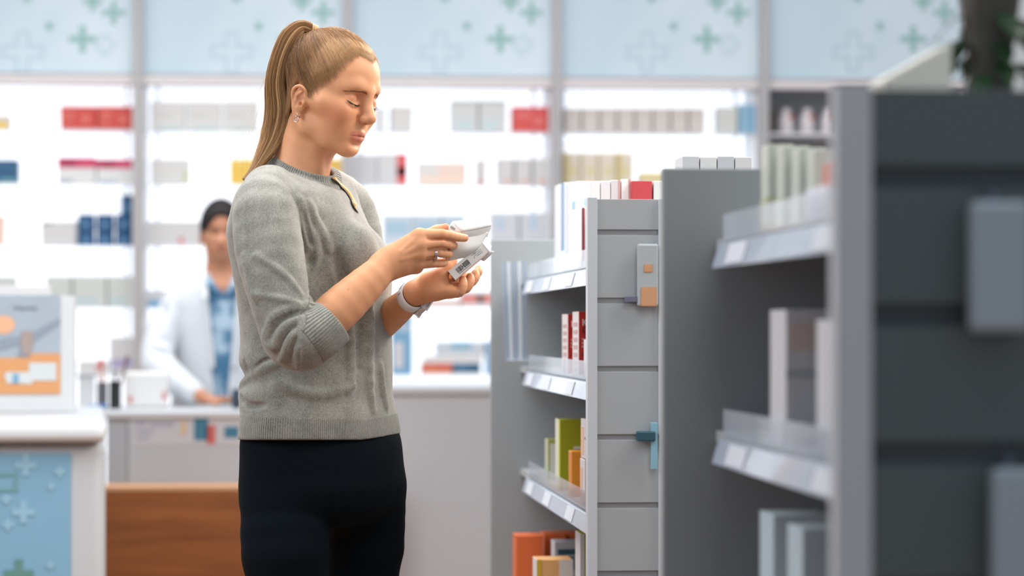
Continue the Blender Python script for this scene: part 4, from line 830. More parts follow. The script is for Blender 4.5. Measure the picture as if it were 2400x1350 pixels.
    h_chain(v, [E(-.0115, .0835, .020), E(-.013, .0830, .010), E(-.006, .0795, -.004)], [.0013, .0014, .0013], k=.003, sub=True, sym=True)
    h_chain(v, [E(.000, .0800, .026), E(-.009, .0805, .018), E(-.009, .0795, .004)], [.0018, .0020, .0018], k=.002, sym=True)
    h_ell(v, E(.0085, .0760, .003), (.0032, .0040, .0055), k=.003, sym=True)       # tragus
    h_ell(v, E(.003, .0790, .001), (.0036, .0070, .0036), k=.002, sub=True, sym=True)
EYE = [(.0815, .0115, .0010), (.0845, .0210, -.0010), (.0850, .0300, -.0008), (.0815, .0390, .0010), (.0755, .0460, .0045)]
WB = c2w(np.array([(740-1200)*S, 0, 0.0])); WB[2] = 0.0                 # foot point of the woman
woman = empty('person', WB, 'woman with a blonde ponytail and grey sweater reading a medicine leaflet', 'person')
bv = Vox(C3(545, 855, -.27), C3(1150, 20, .33), 0.0016)
sculpt_head(bv)
NECK = [C3(735, 300, .0), C3(716, 350, -.005), C3(697, 420, -.01), C3(695, 480, -.01)]
bv.chain(NECK, [.049, .044, .050, .070], k=.022)
bv.chain([H(-.028, -.052, -.030), C3(738, 345, .036), C3(742, 400, .030)], [.007, .0060, .004], k=.022)   # neck muscle
bv.chain([C3(630, 490, .11), C3(695, 470, 0), C3(800, 500, -.11)], [.032, .045, .030], k=.03)
# ---- arms.  near (right) arm: shoulder -> elbow -> wrist
def arm(v, pts, rs, k=.012, n=12):
    P_ = spl(pts, n); R_ = np.interp(np.linspace(0, len(pts)-1, n), range(len(pts)), rs); v.chain(list(P_), list(R_), k, kk=.001)
arm(bv, [C3(630, 500, .12), C3(650, 640, .18), C3(700, 790, .20)], [.034, .036, .032])
RW = C3(914, 612, .150)
P = [C3(700, 790, .20), C3(740, 772, .195), C3(800, 720, .185), C3(860, 664, .17), RW]
arm(bv, P, [.032, .0355, .0365, .0305, .0225], k=.014)
# right hand, back of the hand to the lens, fingers to the right, pinching the leaflet against the thumb
bz = norm(np.array([.25, -.15, 1.0]))                                     # back-of-hand normal
def CZ(x, y, z): return C3(x, y, z)
kn = [CZ(984, 552, .152), CZ(986, 574, .156), CZ(984, 596, .152), CZ(978, 617, .142)]      # knuckles, index to little
wr = [CZ(928, 588, .152), CZ(924, 604, .156), CZ(924, 618, .156), CZ(926, 630, .150)]
for a, b, r in zip(wr, kn, (.0125, .0125, .012, .011)): bv.cone(a, b, .0150, r, k=.012)
bv.cone(CZ(905, 618, .150), CZ(935, 610, .150), .0235, .0200, k=.014, flat=(bz, .85))
bv.cone(CZ(940, 622, .138), CZ(975, 625, .125), .0150, .0130, k=.014)     # heel of the little finger
bv.cone(CZ(940, 595, .135), CZ(990, 570, .118), .0150, .0115, k=.012)     # web to thumb
fing = [
 ([kn[0], CZ(1036, 550, .150), CZ(1067, 555, .138), CZ(1089, 558, .124)], [.0112, .0096, .0084, .0070]),
 ([kn[1], CZ(1034, 571, .148), CZ(1058, 574, .130), CZ(1064, 575, .108)], [.0112, .0098, .0086, .0074]),
 ([kn[2], CZ(1026, 592, .142), CZ(1049, 595, .126), CZ(1052, 595, .105)], [.0106, .0092, .0082, .0070]),
 ([kn[3], CZ(1012, 616, .134), CZ(1038, 616, .118), CZ(1043, 612, .098)], [.0104, .0090, .0078, .0066])]
for pts, rs in fing:
    arm(bv, pts, [rs[0]]+[q*.95 for q in rs[1:]], k=.0014, n=9)
    bv.ell((pts[1]+np.array([0, .0008, .0022])), (rs[1]*.95, rs[1]*.92, rs[1]*.9), k=.002)
for i in range(4): bv.ell(kn[i]+np.array([0, .001, .004]), (.0105, .0095, .0085), k=.008)
bv.chain([CZ(938, 600, .128), CZ(990, 556, .105), CZ(1024, 542, .098), CZ(1044, 534, .100)], [.0140, .0115, .0100, .0078], k=.008, kk=.006)   # thumb behind
for a, b in ((0, 1), (1, 2), (2, 3)):
    A_, B_ = (fing[a][0], fing[b][0])
    Q = spl([(kn[a]+kn[b])/2+np.array([.012, 0, 0]), (A_[1]+B_[1])/2, (A_[2]+B_[2])/2], 8)
    for i in range(8):
        w_ = bv.front(Q[i][0], Q[i][1])
        if w_ is not None: Q[i][2] = w_+.0004
    bv.chain(list(Q), [.0008, .0017, .0022, .0024, .0024, .0023, .0020, .0018], k=.0010, sub=True)
for i in (0, 1, 2): bv.cone(C3(940, 590+9*i, .172), kn[i]+np.array([0, 0, .009]), .0016, .0022, k=.006)      # tendons
# ---- far (left) arm
arm(bv, [C3(800, 510, -.12), C3(832, 660, -.13), C3(838, 812, -.10)], [.030, .032, .030])
LW = C3(978, 684, .060)
arm(bv, [C3(838, 812, -.10), C3(880, 768, -.05), C3(930, 727, .005), LW], [.030, .031, .0265, .0200], k=.014)
# left hand, palm up, the fingers closing on the carton from below
ln = [C3(1024, 676, .078), C3(1020, 664, .050), C3(1010, 656, .030)]
pn = norm(np.array([-.25, .75, .62]))                                    # palm normal
bv.cone(LW, C3(1020, 680, .066), .0215, .0190, k=.014, flat=(pn, .85))
bv.cone(C3(1003, 678, .075), C3(1056, 684, .082), .0190, .0120, k=.012)
bv.cone(C3(1003, 670, .055), C3(1068, 668, .055), .0190, .0120, k=.012)
bv.cone(C3(1003, 660, .040), C3(1068, 652, .030), .0180, .0120, k=.012)
bv.ell(C3(1020, 655, .078), (.024, .0150, .014), k=.010)                # ball of the thumb
bv.chain([C3(1008, 662, .076), C3(1030, 645, .078), C3(1048, 627, .072), C3(1062, 612, .064)], [.0165, .0115, .0092, .0078], k=.008, kk=.006)
lf = [
 ([C3(1052, 684, .084), C3(1077, 684, .088), C3(1085, 668, .088), C3(1085, 655, .080)], [.0110, .0088, .0078, .0066]),
 ([C3(1064, 676, .070), C3(1090, 676, .070), C3(1101, 661, .068), C3(1102, 649, .060)], [.0112, .0092, .0082, .0070]),
 ([C3(1070, 664, .050), C3(1098, 664, .048), C3(1113, 651, .045), C3(1114, 640, .038)], [.0112, .0092, .0082, .0070]),
 ([C3(1070, 650, .030), C3(1100, 650, .024), C3(1119, 640, .020), C3(1121, 630, .012)], [.0106, .0088, .0078, .0068])]
for pts, rs in lf: arm(bv, pts, rs, k=.0018, n=9)
# ---- sweater
cs, sn = math.cos(math.radians(40)), math.sin(math.radians(40))
FB = np.array([cs, 0, sn]); RB = np.array([-sn, 0, cs])                 # chest forward, her right
def loft(v, rows, k=0.0, sub=False, rho=-.35, y0=None, y1=None):
    """rows: (photo y, left x, right x, half depth) at distance D0"""
    rr = []
    for y, a, b, hd in rows: rr.append(((HOR-y)*S, ((a+b)/2-1200)*S, (b-a)/2*S, hd))
    rr = sorted(rr); lo = rr[0][0] if y1 is None else (HOR-y1)*S; hi = rr[-1][0] if y0 is None else (HOR-y0)*S
    def fn(x, y, z):
        t = interp_rows(rr, y.ravel()); c, A, B = [t[:, i].reshape(1, -1, 1) for i in range(3)]
        X = (x-c)/A; Z = z/B; q = np.sqrt(np.maximum((X*X-2*rho*X*Z+Z*Z)/(1-rho*rho), 1e-9))
        d = (q-1)*np.minimum(A, B)*.92
        return np.maximum(d, np.maximum(lo-y, y-hi))
    xs = [r[1] for r in rr]; m = max(r[2] for r in rr); dm = max(r[3] for r in rr)
    v.put((min(xs)-m, lo, -dm), (max(xs)+m, hi, dm), fn, k, sub)
# folds: ridges and creases laid on the surface
def fold(pts, r, k=.01, depth=.4, sub=False, n=10):
    Q = spl([C3(a, b, 0) for a, b in pts], n)
    for i, (a, b) in enumerate(spl([(a, b, 0) for a, b in pts], n)[:, :2]):
        w = .1
        for _ in range(3):
            c = C3(a, b, w); f_ = sv.front(c[0], c[1]); w = f_ if f_ is not None else w
        Q[i] = C3(a, b, w-(r*depth if not sub else -r*depth*.3))
    zq = np.pad(Q[:, 2], 2, mode='edge'); Q[:, 2] = (zq[:-4]+2*zq[1:-3]+3*zq[2:-2]+2*zq[3:-1]+zq[4:])/9
    t = np.linspace(0, 1, n); R_ = r*(.35+.65*np.sin(np.pi*np.clip(t*.9+.05, 0, 1)))
    sv.chain(list(Q), list(R_), k=k, kk=k*.6, sub=sub)
sv = Vox(C3(515, 1050, -.24), C3(955, 340, .31), 0.0019)
TR = [(408, 668, 748, .050), (428, 628, 782, .100), (450, 590, 812, .150), (480, 562, 838, .170), (530, 541, 862, .165), (580, 541, 880, .150), (630, 550, 897, .142),
      (680, 558, 908, .138), (740, 566, 914, .136), (800, 570, 916, .138), (850, 568, 917, .142), (890, 583, 917, .146), (920, 567, 917, .150), (945, 568, 922, .152),
      (970, 570, 928, .155), (1000, 567, 934, .158), (1040, 566, 937, .160)]
loft(sv, TR)
bust = C3(858, 590, .075)
sv.ell(C3(828, 602, .075), (.044, .055, .044), k=.05)
sv.ell(C3(872, 622, -.020), (.024, .045, .040), k=.05)
fold([(572, 850), (590, 880), (615, 852), (645, 838)], .005, .008, sub=True)
fold([(566, 905), (590, 885), (625, 862), (660, 850)], .007, .014)
fold([(562, 930), (580, 950), (620, 950)], 0.003, .012, sub=True)
fold([(820, 660), (815, 740), (822, 830), (815, 920)], .006, .022)
fold([(862, 650), (866, 740), (862, 860), (872, 960)], .006, .022)
fold([(840, 680), (842, 760), (840, 860)], .006, .018, sub=True)
fold([(790, 600), (810, 680), (800, 780)], .006, .02, sub=True)
fold([(650, 900), (740, 925), (830, 905)], .005, .02)
fold([(890, 860), (895, 920), (905, 960)], .005, .015)
def sarm(v, pts, rs, k, n=14): arm(v, pts, rs, k, n)
SH = [C3(632, 452, .095), C3(622, 500, .150), C3(632, 590, .178), C3(652, 680, .200), C3(678, 764, .212), C3(702, 790, .214)]
sarm(sv, SH, [.048, .056, .058, .052, .050, .050], .030)
sarm(sv, [C3(702, 790, .214), C3(735, 784, .214), C3(776, 756, .200)], [.050, .0475, .0425], .016)
sv.ell(C3(670, 794, .205), (.034, .038, .036), k=.02)
sv.ell(C3(716, 832, .205), (.026, .020, .032), k=.02)
sarm(sv, [C3(760, 440, -.05), C3(812, 484, -.140), C3(836, 560, -.145), C3(842, 660, -.135), C3(836, 815, -.100)], [.040, .047, .047, .043, .041], .03)
sarm(sv, [C3(836, 815, -.10), C3(866, 785, -.065)], [.041, .038], .012)
# cuff end cut square to the forearm
cd_ = norm(C3(860, 664, .17)-C3(760, 752, .195)); cc = C3(779, 753, .196)
def cutter(p, n, r, a, b):
    def fn(x, y, z):
        X, Y, Z = x-p[0], y-p[1], z-p[2]; t = X*n[0]+Y*n[1]+Z*n[2]; q = np.sqrt(np.maximum(X*X+Y*Y+Z*Z-t*t, 0))
        return np.maximum(q-r, np.maximum(a-t, t-b))
    return fn
sv.put(cc-.08, cc+.10, cutter(cc, cd_, .062, 0.0, .10), sub=True, k=.003)
sv.put(cc-.06, cc+.06, cutter(cc, cd_, .0375, -.012, .02), sub=True, k=.002)
fold([(722, 478), (738, 520), (760, 560), (772, 590)], .007, .014)
fold([(700, 470), (712, 520), (722, 560), (724, 610)], .008, .014)
fold([(712, 500), (722, 540), (730, 575)], .004, .008, sub=True)
fold([(735, 545), (742, 590), (732, 630)], .006, .012)
fold([(727, 600), (728, 650), (738, 700)], .007, .012, sub=True)
fold([(572, 600), (588, 670), (606, 715)], .004, .012)
fold([(600, 600), (660, 640), (705, 690)], .004, .012)
fold([(596, 690), (650, 700), (700, 712)], .0035, .012)
fold([(625, 785), (640, 745), (680, 722), (734, 712)], .0065, .010)
fold([(632, 800), (655, 755), (695, 735), (738, 724)], .0045, .006, sub=True)
fold([(640, 818), (660, 775), (690, 750)], .006, .009)
fold([(652, 835), (672, 790), (694, 762)], .0045, .006, sub=True)
fold([(658, 846), (676, 805), (690, 776)], .006, .009)
fold([(676, 856), (684, 815), (694, 790)], .004, .006, sub=True)
fold([(700, 862), (698, 830), (700, 806)], .005, .009)
fold([(621, 780), (626, 800), (640, 816)], .006, .010)
# collar: a ribbed band round the neck
CC = C3(713, 394, .004); CA = FB*.054+np.array([0, -.023, 0]); CBv = RB*.053; ax_ = norm(np.cross(CBv, CA)); ax_ = ax_ if ax_[1] > 0 else -ax_
COLL = np.array([CC+CA*math.cos(t)+CBv*math.sin(t) for t in np.linspace(0, 2*math.pi, 41)])
for o_, r_, g_ in ((.004, .0036, .97), (-.002, .0042, 1.01), (-.008, .0050, 1.07), (-.013, .0060, 1.12)):
    sv.chain([CC+(p-CC)*g_+ax_*o_ for p in COLL], [r_]*41, k=.003 if o_ > -.005 else .008, kk=.001)
sv.chain([CC+(p-CC)*1.10-ax_*.0165 for p in COLL], [.0010]*41, k=.002, kk=.001, sub=True)
# hem: flat band, cut below
hemc = lambda x: 1031-16*np.clip((x-850)/90, 0, 1)**1.3
def hemcut(x, y, z):
    px_ = 1200+x/S; lim = (HOR-hemc(px_))*S+z*.04
    return (y-lim)+0*z
sv.put((-.6, -.25, -.3), (0, -.17, .32), hemcut, sub=True, k=.002)
loft(sv, [(1010, 576, 925, .138), (1045, 576, 925, .138)], sub=True)
V, F = sv.mesh(); V = relax(V, F, 2, .5)
x_, y_ = 1200+V[:, 0]/S*(D0/(D0-V[:, 2])), HOR-V[:, 1]/S*(D0/(D0-V[:, 2]))
hemtop = np.interp(x_, [560, 626, 867, 935], [962, 965, 973, 962])+6
m_hem = np.clip((HOR-V[:, 1]/S-(hemtop+2))/3-(HOR-HOR), 0, 1)
m_hem = np.clip(((HOR-V[:, 1]/S)-hemtop)/3, 0, 1)
th = np.arctan2(V[:, 2], V[:, 0]-(750-1200)*S)
rib = th*.165
t_ = (V-cc)@cd_; rv = (V-cc)-t_[:, None]*cd_; rr_ = np.linalg.norm(rv, axis=1)
cA = norm(np.cross(cd_, [0, 1, .3])); cB = np.cross(cd_, cA)
m_c = np.clip((t_+.062)/.002, 0, 1)*(rr_ < .060)*(t_ < .02)*(V[:, 2] > .12)
thc = np.arctan2(rv@cB, rv@cA)
rib = np.where(m_c > .5, thc*.040, rib)
dd = V-CC; ch = dd@ax_; cr_ = np.linalg.norm(dd-ch[:, None]*ax_, axis=1)
m_k = ((cr_ < .072) & (ch < .012) & (ch > -.0165)).astype(float)
thk = np.arctan2(dd@norm(CBv), dd@norm(CA))
rib = np.where(m_k > .5, thk*.055, rib)
SW = bpy.data.materials.new('grey_wool'); SW.use_nodes = True
nt = SW.node_tree; b = nt.nodes['Principled BSDF']; b.inputs['Roughness'].default_value = .95; b.inputs['Specular IOR Level'].default_value = .15
b.inputs['Sheen Weight'].default_value = .35; b.inputs['Sheen Roughness'].default_value = .6
tc = nt.nodes.new('ShaderNodeTexCoord')
def nz(scale, detail=3, rough=.5):
    n = nt.nodes.new('ShaderNodeTexNoise'); n.inputs['Scale'].default_value = scale; n.inputs['Detail'].default_value = detail; n.inputs['Roughness'].default_value = rough
    nt.links.new(tc.outputs['Object'], n.inputs['Vector']); return n
def mth(op, a, b_=None, c=None):
    n = nt.nodes.new('ShaderNodeMath'); n.operation = op
    for i, v in enumerate((a, b_, c)):
        if v is None: continue
        if isinstance(v, (int, float)): n.inputs[i].default_value = v
        else: nt.links.new(v, n.inputs[i])
    return n.outputs[0]
n1, n2 = nz(420, 4, .7), nz(28, 3, .6)
mixv = mth('ADD', mth('MULTIPLY', n1.outputs[0], .65), mth('MULTIPLY', n2.outputs[0], .35))
rp = nt.nodes.new('ShaderNodeValToRGB'); rp.color_ramp.elements[0].position = .34; rp.color_ramp.elements[0].color = lin((98, 99, 94)); rp.color_ramp.elements[1].position = .66; rp.color_ramp.elements[1].color = lin((162, 162, 154))
nt.links.new(mixv, rp.inputs[0])
ar = nt.nodes.new('ShaderNodeAttribute'); ar.attribute_name = 'rib'; am = nt.nodes.new('ShaderNodeAttribute'); am.attribute_name = 'ribmask'
sw = mth('SINE', mth('MULTIPLY', ar.outputs['Fac'], 2*math.pi/.0040))
ribh = mth('MULTIPLY', sw, am.outputs['Fac'])
mx = nt.nodes.new('ShaderNodeMix'); mx.data_type = 'RGBA'; mx.blend_type = 'MULTIPLY'
nt.links.new(mth('MULTIPLY', mth('MULTIPLY_ADD', ribh, -.5, 0.0), 1.0), mx.inputs[0]); nt.links.new(rp.outputs[0], mx.inputs[6]); mx.inputs[7].default_value = (.62, .62, .60, 1)
nt.links.new(mx.outputs[2], b.inputs['Base Color'])
hgt = mth('ADD', mth('MULTIPLY', ribh, .9), mth('MULTIPLY', n1.outputs[0], .55))
bp = nt.nodes.new('ShaderNodeBump'); bp.inputs['Strength'].default_value = .8; bp.inputs['Distance'].default_value = .0010
nt.links.new(hgt, bp.inputs['Height']); nt.links.new(bp.outputs[0], b.inputs['Normal'])
sweater = mesh_np('sweater', c2w(V), F, SW, woman, WB, attrs={'rib': rib, 'ribmask': np.maximum(np.maximum(m_hem, m_c), m_k)})
sweater['label'] = 'heathered grey knitted sweater with ribbed collar, cuffs and hem'
# ---- trousers and shoes
tv = Vox(C3(530, 2400, -.30), C3(1000, 985, .30), 0.0040)
def FRM(y, x, w): return C3(x, y, w)
T1 = [(990, 580, 924, .138), (1036, 569, 938, .146), (1061, 569, 941, .148), (1106, 568, 944, .15), (1150, 569, 945, .152), (1190, 580, 928, .14), (1228, 640, 880, .10)]
loft(tv, T1, rho=-.35)
legs = []
N_ = [(1150, 675, .060, .070), (1200, 676, .080, .074), (1240, 677, .090, .075), (1290, 680, .100, .0745), (1350, 686, .100, .0700), (1500, 692, .095, .064), (1700, 700, .090, .056), (1900, 698, .085, .050), (2150, 696, .08, .042), (2300, 696, .08, .040)]
M_ = [(1150, 852, -.050, .068), (1200, 852, -.070, .070), (1240, 850, -.085, .070), (1290, 848, -.090, .070), (1350, 838, -.095, .0680), (1500, 845, -.09, .062), (1700, 845, -.09, .055), (1900, 842, -.09, .049), (2150, 840, -.09, .042), (2300, 840, -.09, .040)]
for R_ in (N_, M_):
    tv.chain([np.array([(x-1200)*S, (HOR-y)*S, w]) for y, x, w, r in R_], [r for *_, r in R_], k=.018, kk=.003)
V, F = tv.mesh(); V = relax(V, F, 4, .5)
TM = mat('navy_trouser_cloth', (7, 16, 23), rough=.85, spec=.1, bump=(600, .3))
mesh_np('trousers', c2w(V), F, TM, woman, WB)['label'] = 'slim black-navy trousers'
shm = mat('black_leather', (20, 20, 22), rough=.4)
for x, w in ((696, .08), (840, -.09)):
    hv = Vox(np.array([(x-1200)*S-.10, -1.19, w-.08]), np.array([(x-1200)*S+.26, -1.06, w+.12]), .004)
    b0 = np.array([(x-1200)*S, -1.13, w])
    hv.cone(b0+np.array([-.03, -.02, -.0]), b0+np.array([.12, -.025, .05]), .036, .038, k=.01, flat=((0, 1, 0), .8))
    hv.cone(b0+np.array([0, .03, 0]), b0+np.array([-.01, -.02, 0]), .036, .034, k=.02)
    hv.put((-1, -1.3, -1), (1, -1.17, 1), lambda X, Y, Z: (Y+1.178)+0*X+0*Z, sub=True)
    V, F = hv.mesh(); V = relax(V, F, 2); mesh_np('shoe', c2w(V), F, shm, woman, WB)
# ---- hair: combed back over the skull into a high ponytail
HC0 = np.array([-.006, 0, .046]); HRAD = np.array([.086, .071, .0745]); HCW = H(-.008, 0, .03)
HLN = [(.081, 0, .082), (.077, .014, .087), (.070, .026, .090), (.065, .042, .072), (.050, .060, .036), (.034, .068, .017), (.018, .0705, -.006), (.005, .071, .000), (.000, .074, .026), (-.012, .074, .030),
       (-.022, .073, .018), (-.030, .069, -.012), (-.036, .060, -.040), (-.060, .036, -.056), (-.072, 0, -.060)]
TIE = (np.array([-.070, 0, .114])-HC0)/HRAD
def hairpath(s_, side, t, lift=0.0, spread=None):
    """s_: place along the hairline 0..1; t: array 0 (hairline) .. 1 (tie)"""
    k = spl(HLN, 200)[int(s_*199)]*np.array([1, side, 1]); d0 = (k-HC0)/HRAD; m0 = np.linalg.norm(d0); m1 = np.linalg.norm(TIE)
    tt = TIE+(spread if spread is not None else 0); m1_ = np.linalg.norm(tt)
    a, b = d0/m0, tt/m1_; om = math.acos(np.clip(a@b, -1, 1)); t = np.asarray(t)[:, None]
    d = (np.sin((1-t)*om)*a+np.sin(t*om)*b)/math.sin(om)
    m = m0+(1.035-m0)*(1-(1-np.clip(t*3.2, 0, 1))**2)+.025*np.clip((t-.3)/.7, 0, 1)**1.5+.035*max(0, 1-s_*5)*np.sin(np.pi*np.clip(t, 0, 1)**.7)+lift*np.sin(np.pi*np.clip(t, 0, 1))**.6
    q = HC0+d*m*HRAD
    return HO+HS*(q[:, :1]*HF+q[:, 1:2]*HL+q[:, 2:]*HU)
rng = np.random.RandomState(3)
HM = bpy.data.materials.new('blonde_hair'); HM.use_nodes = True
nt = HM.node_tree; b = nt.nodes['Principled BSDF']; a = nt.nodes.new('ShaderNodeAttribute'); a.attribute_name = 'tint'
nt.links.new(a.outputs['Color'], b.inputs['Base Color']); b.inputs['Roughness'].default_value = .45; b.inputs['Specular IOR Level'].default_value = .38
HMC = mat('hair_underlayer', (132, 96, 62), rough=.7, noise=(90, .35))
# underlayer
ns, ntt = 70, 26; G = []
tg = np.linspace(0.10, 1, ntt)
for side in (1, -1):
    g = bv.push(np.stack([hairpath(s_, side, tg, -.004) for s_ in np.linspace(0, 1, ns)]), .0006, HCW); G.append(g)
VV = np.concatenate([g.reshape(-1, 3) for g in G]); FF = []
for h in range(2):
    i, j = np.meshgrid(np.arange(ns-1), np.arange(ntt-1), indexing='ij'); i = i.ravel(); j = j.ravel(); o = h*ns*ntt
    q_ = np.stack([o+i*ntt+j, o+(i+1)*ntt+j, o+(i+1)*ntt+j+1, o+i*ntt+j+1], 1); FF.append(q_ if h else q_[:, ::-1])
hair = mesh_np('hair', c2w(VV), np.concatenate(FF), HMC, woman, WB); hair['label'] = 'blonde hair combed back from the forehead'
C_, R_, K_ = [], [], []
dark, mid, lite = np.array(lin((112, 78, 48))[:3]), np.array(lin((172, 128, 84))[:3]), np.array(lin((222, 186, 138))[:3])
def tone(x): x = np.clip(x, 0, 1); return (dark+(mid-dark)*x*2) if x < .5 else (mid+(lite-mid)*(x*2-1))
def kt(c, n): return np.repeat(c[None], n*3, 0)
for i in range(13000):
    s_ = rng.rand(); side = -1 if rng.rand() < .68 else 1; t0 = rng.uniform(-.02, .06) if rng.rand() < .5 else rng.rand()*.7; n = 15
    t = np.linspace(t0, 1, n); cl = round(s_*60)/60; s2 = s_
    P_ = hairpath(min(max(s2, 0), 1), side, t, .006*rng.rand(), rng.randn(3)*np.array([.03, .05, .012]))
    w = rng.randn(3)*.0016*np.sin(np.pi*t*rng.uniform(.6, 1.6)+rng.rand()*6)[:, None]*np.clip(t*5, 0, 1)[:, None]
    C_.append(bv.push(P_+w, .0004+.0022*np.clip(t*8, 0, 1), HCW)); R_.append(np.interp(t, [t0, t0+.16, 1], [.00003, .00020, .00026]))
    cc_ = .33+.11*math.sin(s_*55)+.15*rng.randn()+(.10 if s_ < .35 else -.14)
    K_.append(np.repeat(np.array([tone(cc_+(.66-cc_)*max(0, 1-(v-t0)/.22)*(t0 < .07)) for v in t]), 3, 0))
for i in range(420):                               # fine new hair along the forehead and temple
    s_ = rng.rand()*.45; side = -1 if rng.rand() < .7 else 1; t = np.linspace(-.025*rng.rand(), .20, 8)
    C_.append(bv.push(hairpath(s_, side, t, .02*rng.rand()), .0005, HCW)+rng.randn(3)*.0012*np.linspace(1, .3, 8)[:, None]); R_.append(np.linspace(.00005, .00014, 8)); K_.append(kt(tone(.65+.2*rng.randn()), 8))
V, F = tubes(C_, R_); mesh_np('combed_strands', c2w(V), F, HM, hair, (0, 0, 0), cols={'tint': np.concatenate(K_)}).location = -Vector(WB)
# ponytail
PT = spl([C3(738, 72, .004), C3(708, 63, .008), C3(680, 88, .012), C3(657, 142, .014), C3(648, 200, .010), C3(654, 262, .006), C3(643, 315, .010), C3(622, 358, .030), C3(592, 400, .062), C3(562, 428, .085)], 34)
PW = np.interp(np.linspace(0, 9, 34), range(10), [.0085, .0125, .0190, .0185, .0205, .0260, .0240, .0170, .0075, .0015])
TT = np.gradient(PT, axis=0); TT /= np.linalg.norm(TT, axis=1, keepdims=True); N1 = np.cross(TT, [0, 0, 1]); N1 /= np.linalg.norm(N1, axis=1, keepdims=True); N2 = np.cross(TT, N1)
C_, R_, K_ = [], [], []
for c in range(64):
    r0, a0 = math.sqrt(rng.rand())*.86, rng.rand()*6.283; tw = rng.randn()*.35; tc_ = .58+.2*rng.randn(); r1 = r0*rng.uniform(.75, 1.08)
    for k in range(74):
        n = 34; t = np.linspace(0, 1, n); end = rng.uniform(.80, 1.0) if rng.rand() < .8 else rng.uniform(.55, .8)
        aa = a0+tw*t+.12*rng.randn(); r_ = (r0+(r1-r0)*t)+.10*rng.randn()*(1-.3*t)+.05*np.sin(6.283*(t*rng.uniform(1, 2.2)+rng.rand()))
        r_ = np.clip(r_, -.99, 1.0)
        P_ = PT+(N1*np.cos(aa)[:, None]+N2*np.sin(aa)[:, None]*.85)*(r_*PW)[:, None]
        m = max(8, int(end*n)); P_ = P_[:m]
        C_.append(P_); R_.append(np.interp(np.arange(m), [0, m-8, m-1], [.00030, .00028, .00006]))
        x = tc_+.10*rng.randn()+.16*np.linspace(-.6, 1, n)[:m]; K_.append(np.repeat(np.array([tone(v) for v in x]), 3, 0))
for i in range(26):                                # loose ends lifting from the tail
    a0 = rng.uniform(11, 27); i0 = int(a0); e = C3(rng.uniform(520, 600), rng.uniform(395, 470), rng.uniform(.04, .10)); st = PT[i0]+N1[i0]*PW[i0]*(-1 if N1[i0][0] > 0 else 1)*rng.uniform(.7, 1)
    m_ = (st+e)/2+np.array([-.004-.012*rng.rand(), -.008*rng.rand(), 0]); P_ = spl([PT[i0-4]+(st-PT[i0])*.8, st, m_, e], 18)
    C_.append(P_); R_.append(np.linspace(.00014, .00006, 18)); K_.append(kt(tone(.8), 18))
V, F = tubes(C_, R_); pony = mesh_np('ponytail', c2w(V), F, HM, hair, (0, 0, 0), cols={'tint': np.concatenate(K_)}); pony.location = -Vector(WB); pony['label'] = 'long straight blonde ponytail'
C_ = []
tie0 = PT[0]+(PT[1]-PT[0])*.35; tdir = norm(PT[2]-PT[0]); t1_ = norm(np.cross(tdir, [0, 0, 1])); t2_ = np.cross(tdir, t1_)
for i in range(90):
    an = np.linspace(0, 6.283, 22)+rng.rand()*6; rr = .0092+.0012*rng.rand(); C_.append(tie0+tdir*rng.uniform(-.005, .005)+(t1_*np.cos(an)[:, None]+t2_*np.sin(an)[:, None])*rr+tdir*(.002*np.sin(an+rng.rand()))[:, None])
V, F = tubes(C_, [.0004]*90); mesh_np('hair_tie', c2w(V), F, mat('beige_hair_wrap', (206, 170, 128), rough=.5), hair, (0, 0, 0)).location = -Vector(WB)
# ---- brows, lashes, eye line
C_, R_ = [], []
for side, N_ in ((-1, 330), (1, 330)):
    C_, R_ = [], []
    line = spl([(.088, .0050, .0262), (.085, .0140, .0312), (.080, .0250, .0332), (.064, .048, .0240)], 40)
    for i in range(N_):
        u = rng.rand(); p = line[int(u*39)]*np.array([1, side, 1]); wid = .0042*(1-.75*u)*min(1, .25+u*3)
        p0 = bv.snap(H(p[0], p[1], p[2]+rng.uniform(-.5, .5)*wid*1.1-wid*.2), .0002)
        d = norm(HL*side*(.55+.45*u)*1.0+HU*(.75-1.05*u)-HF*(.1+.3*u)+rng.randn(3)*.10)
        p1 = bv.snap(p0+d*.0030, .0004); p2 = bv.snap(p1+d*.0026, .0006); C_.append(spl([p0, p1, p2], 5)); R_.append(np.array([.00013, .00014, .00012, .00009, .00004]))
    V, F = tubes(C_, R_); mesh_np('eyebrow', c2w(V), F, mat('brow_hair', (176, 124, 88), rough=.6), woman, WB)
C_, R_, C2, R2 = [], [], [], []
for side in (-1, 1):
    ln = [bv.snap(H(p[0]+.002, p[1]*side, p[2]+.0008), .0001) for p in EYE]
    L_ = spl(ln, 24); C2.append(L_); R2.append(np.interp(np.linspace(0, 1, 24), [0, .3, .8, 1], [.0004, .0011, .0013, .0004]))
    C2.append(L_-HU*.0009); R2.append(np.interp(np.linspace(0, 1, 24), [0, .3, .7, 1], [.0001, .0010, .0008, .0001]))
    for i in range(60):
        u = .08+.9*rng.rand(); p0 = L_[int(u*23)]; out = norm(HF*(.85-.25*u)+HL*side*(-.15+.85*u)-HU*.55); le = .0062*(.6+.5*u)
        C_.append(spl([p0, p0+out*le*.55, p0+out*le+HU*le*.30], 6)); R_.append(np.linspace(.00016, .00004, 6))
V, F = tubes(C_, R_); mesh_np('eyelashes', c2w(V), F, mat('lash_black', (28, 18, 14), rough=.6), woman, WB)
V, F = tubes(C2, R2, 6); mesh_np('eyeliner', c2w(V), F, mat('eye_line', (54, 32, 26), rough=.5), woman, WB)
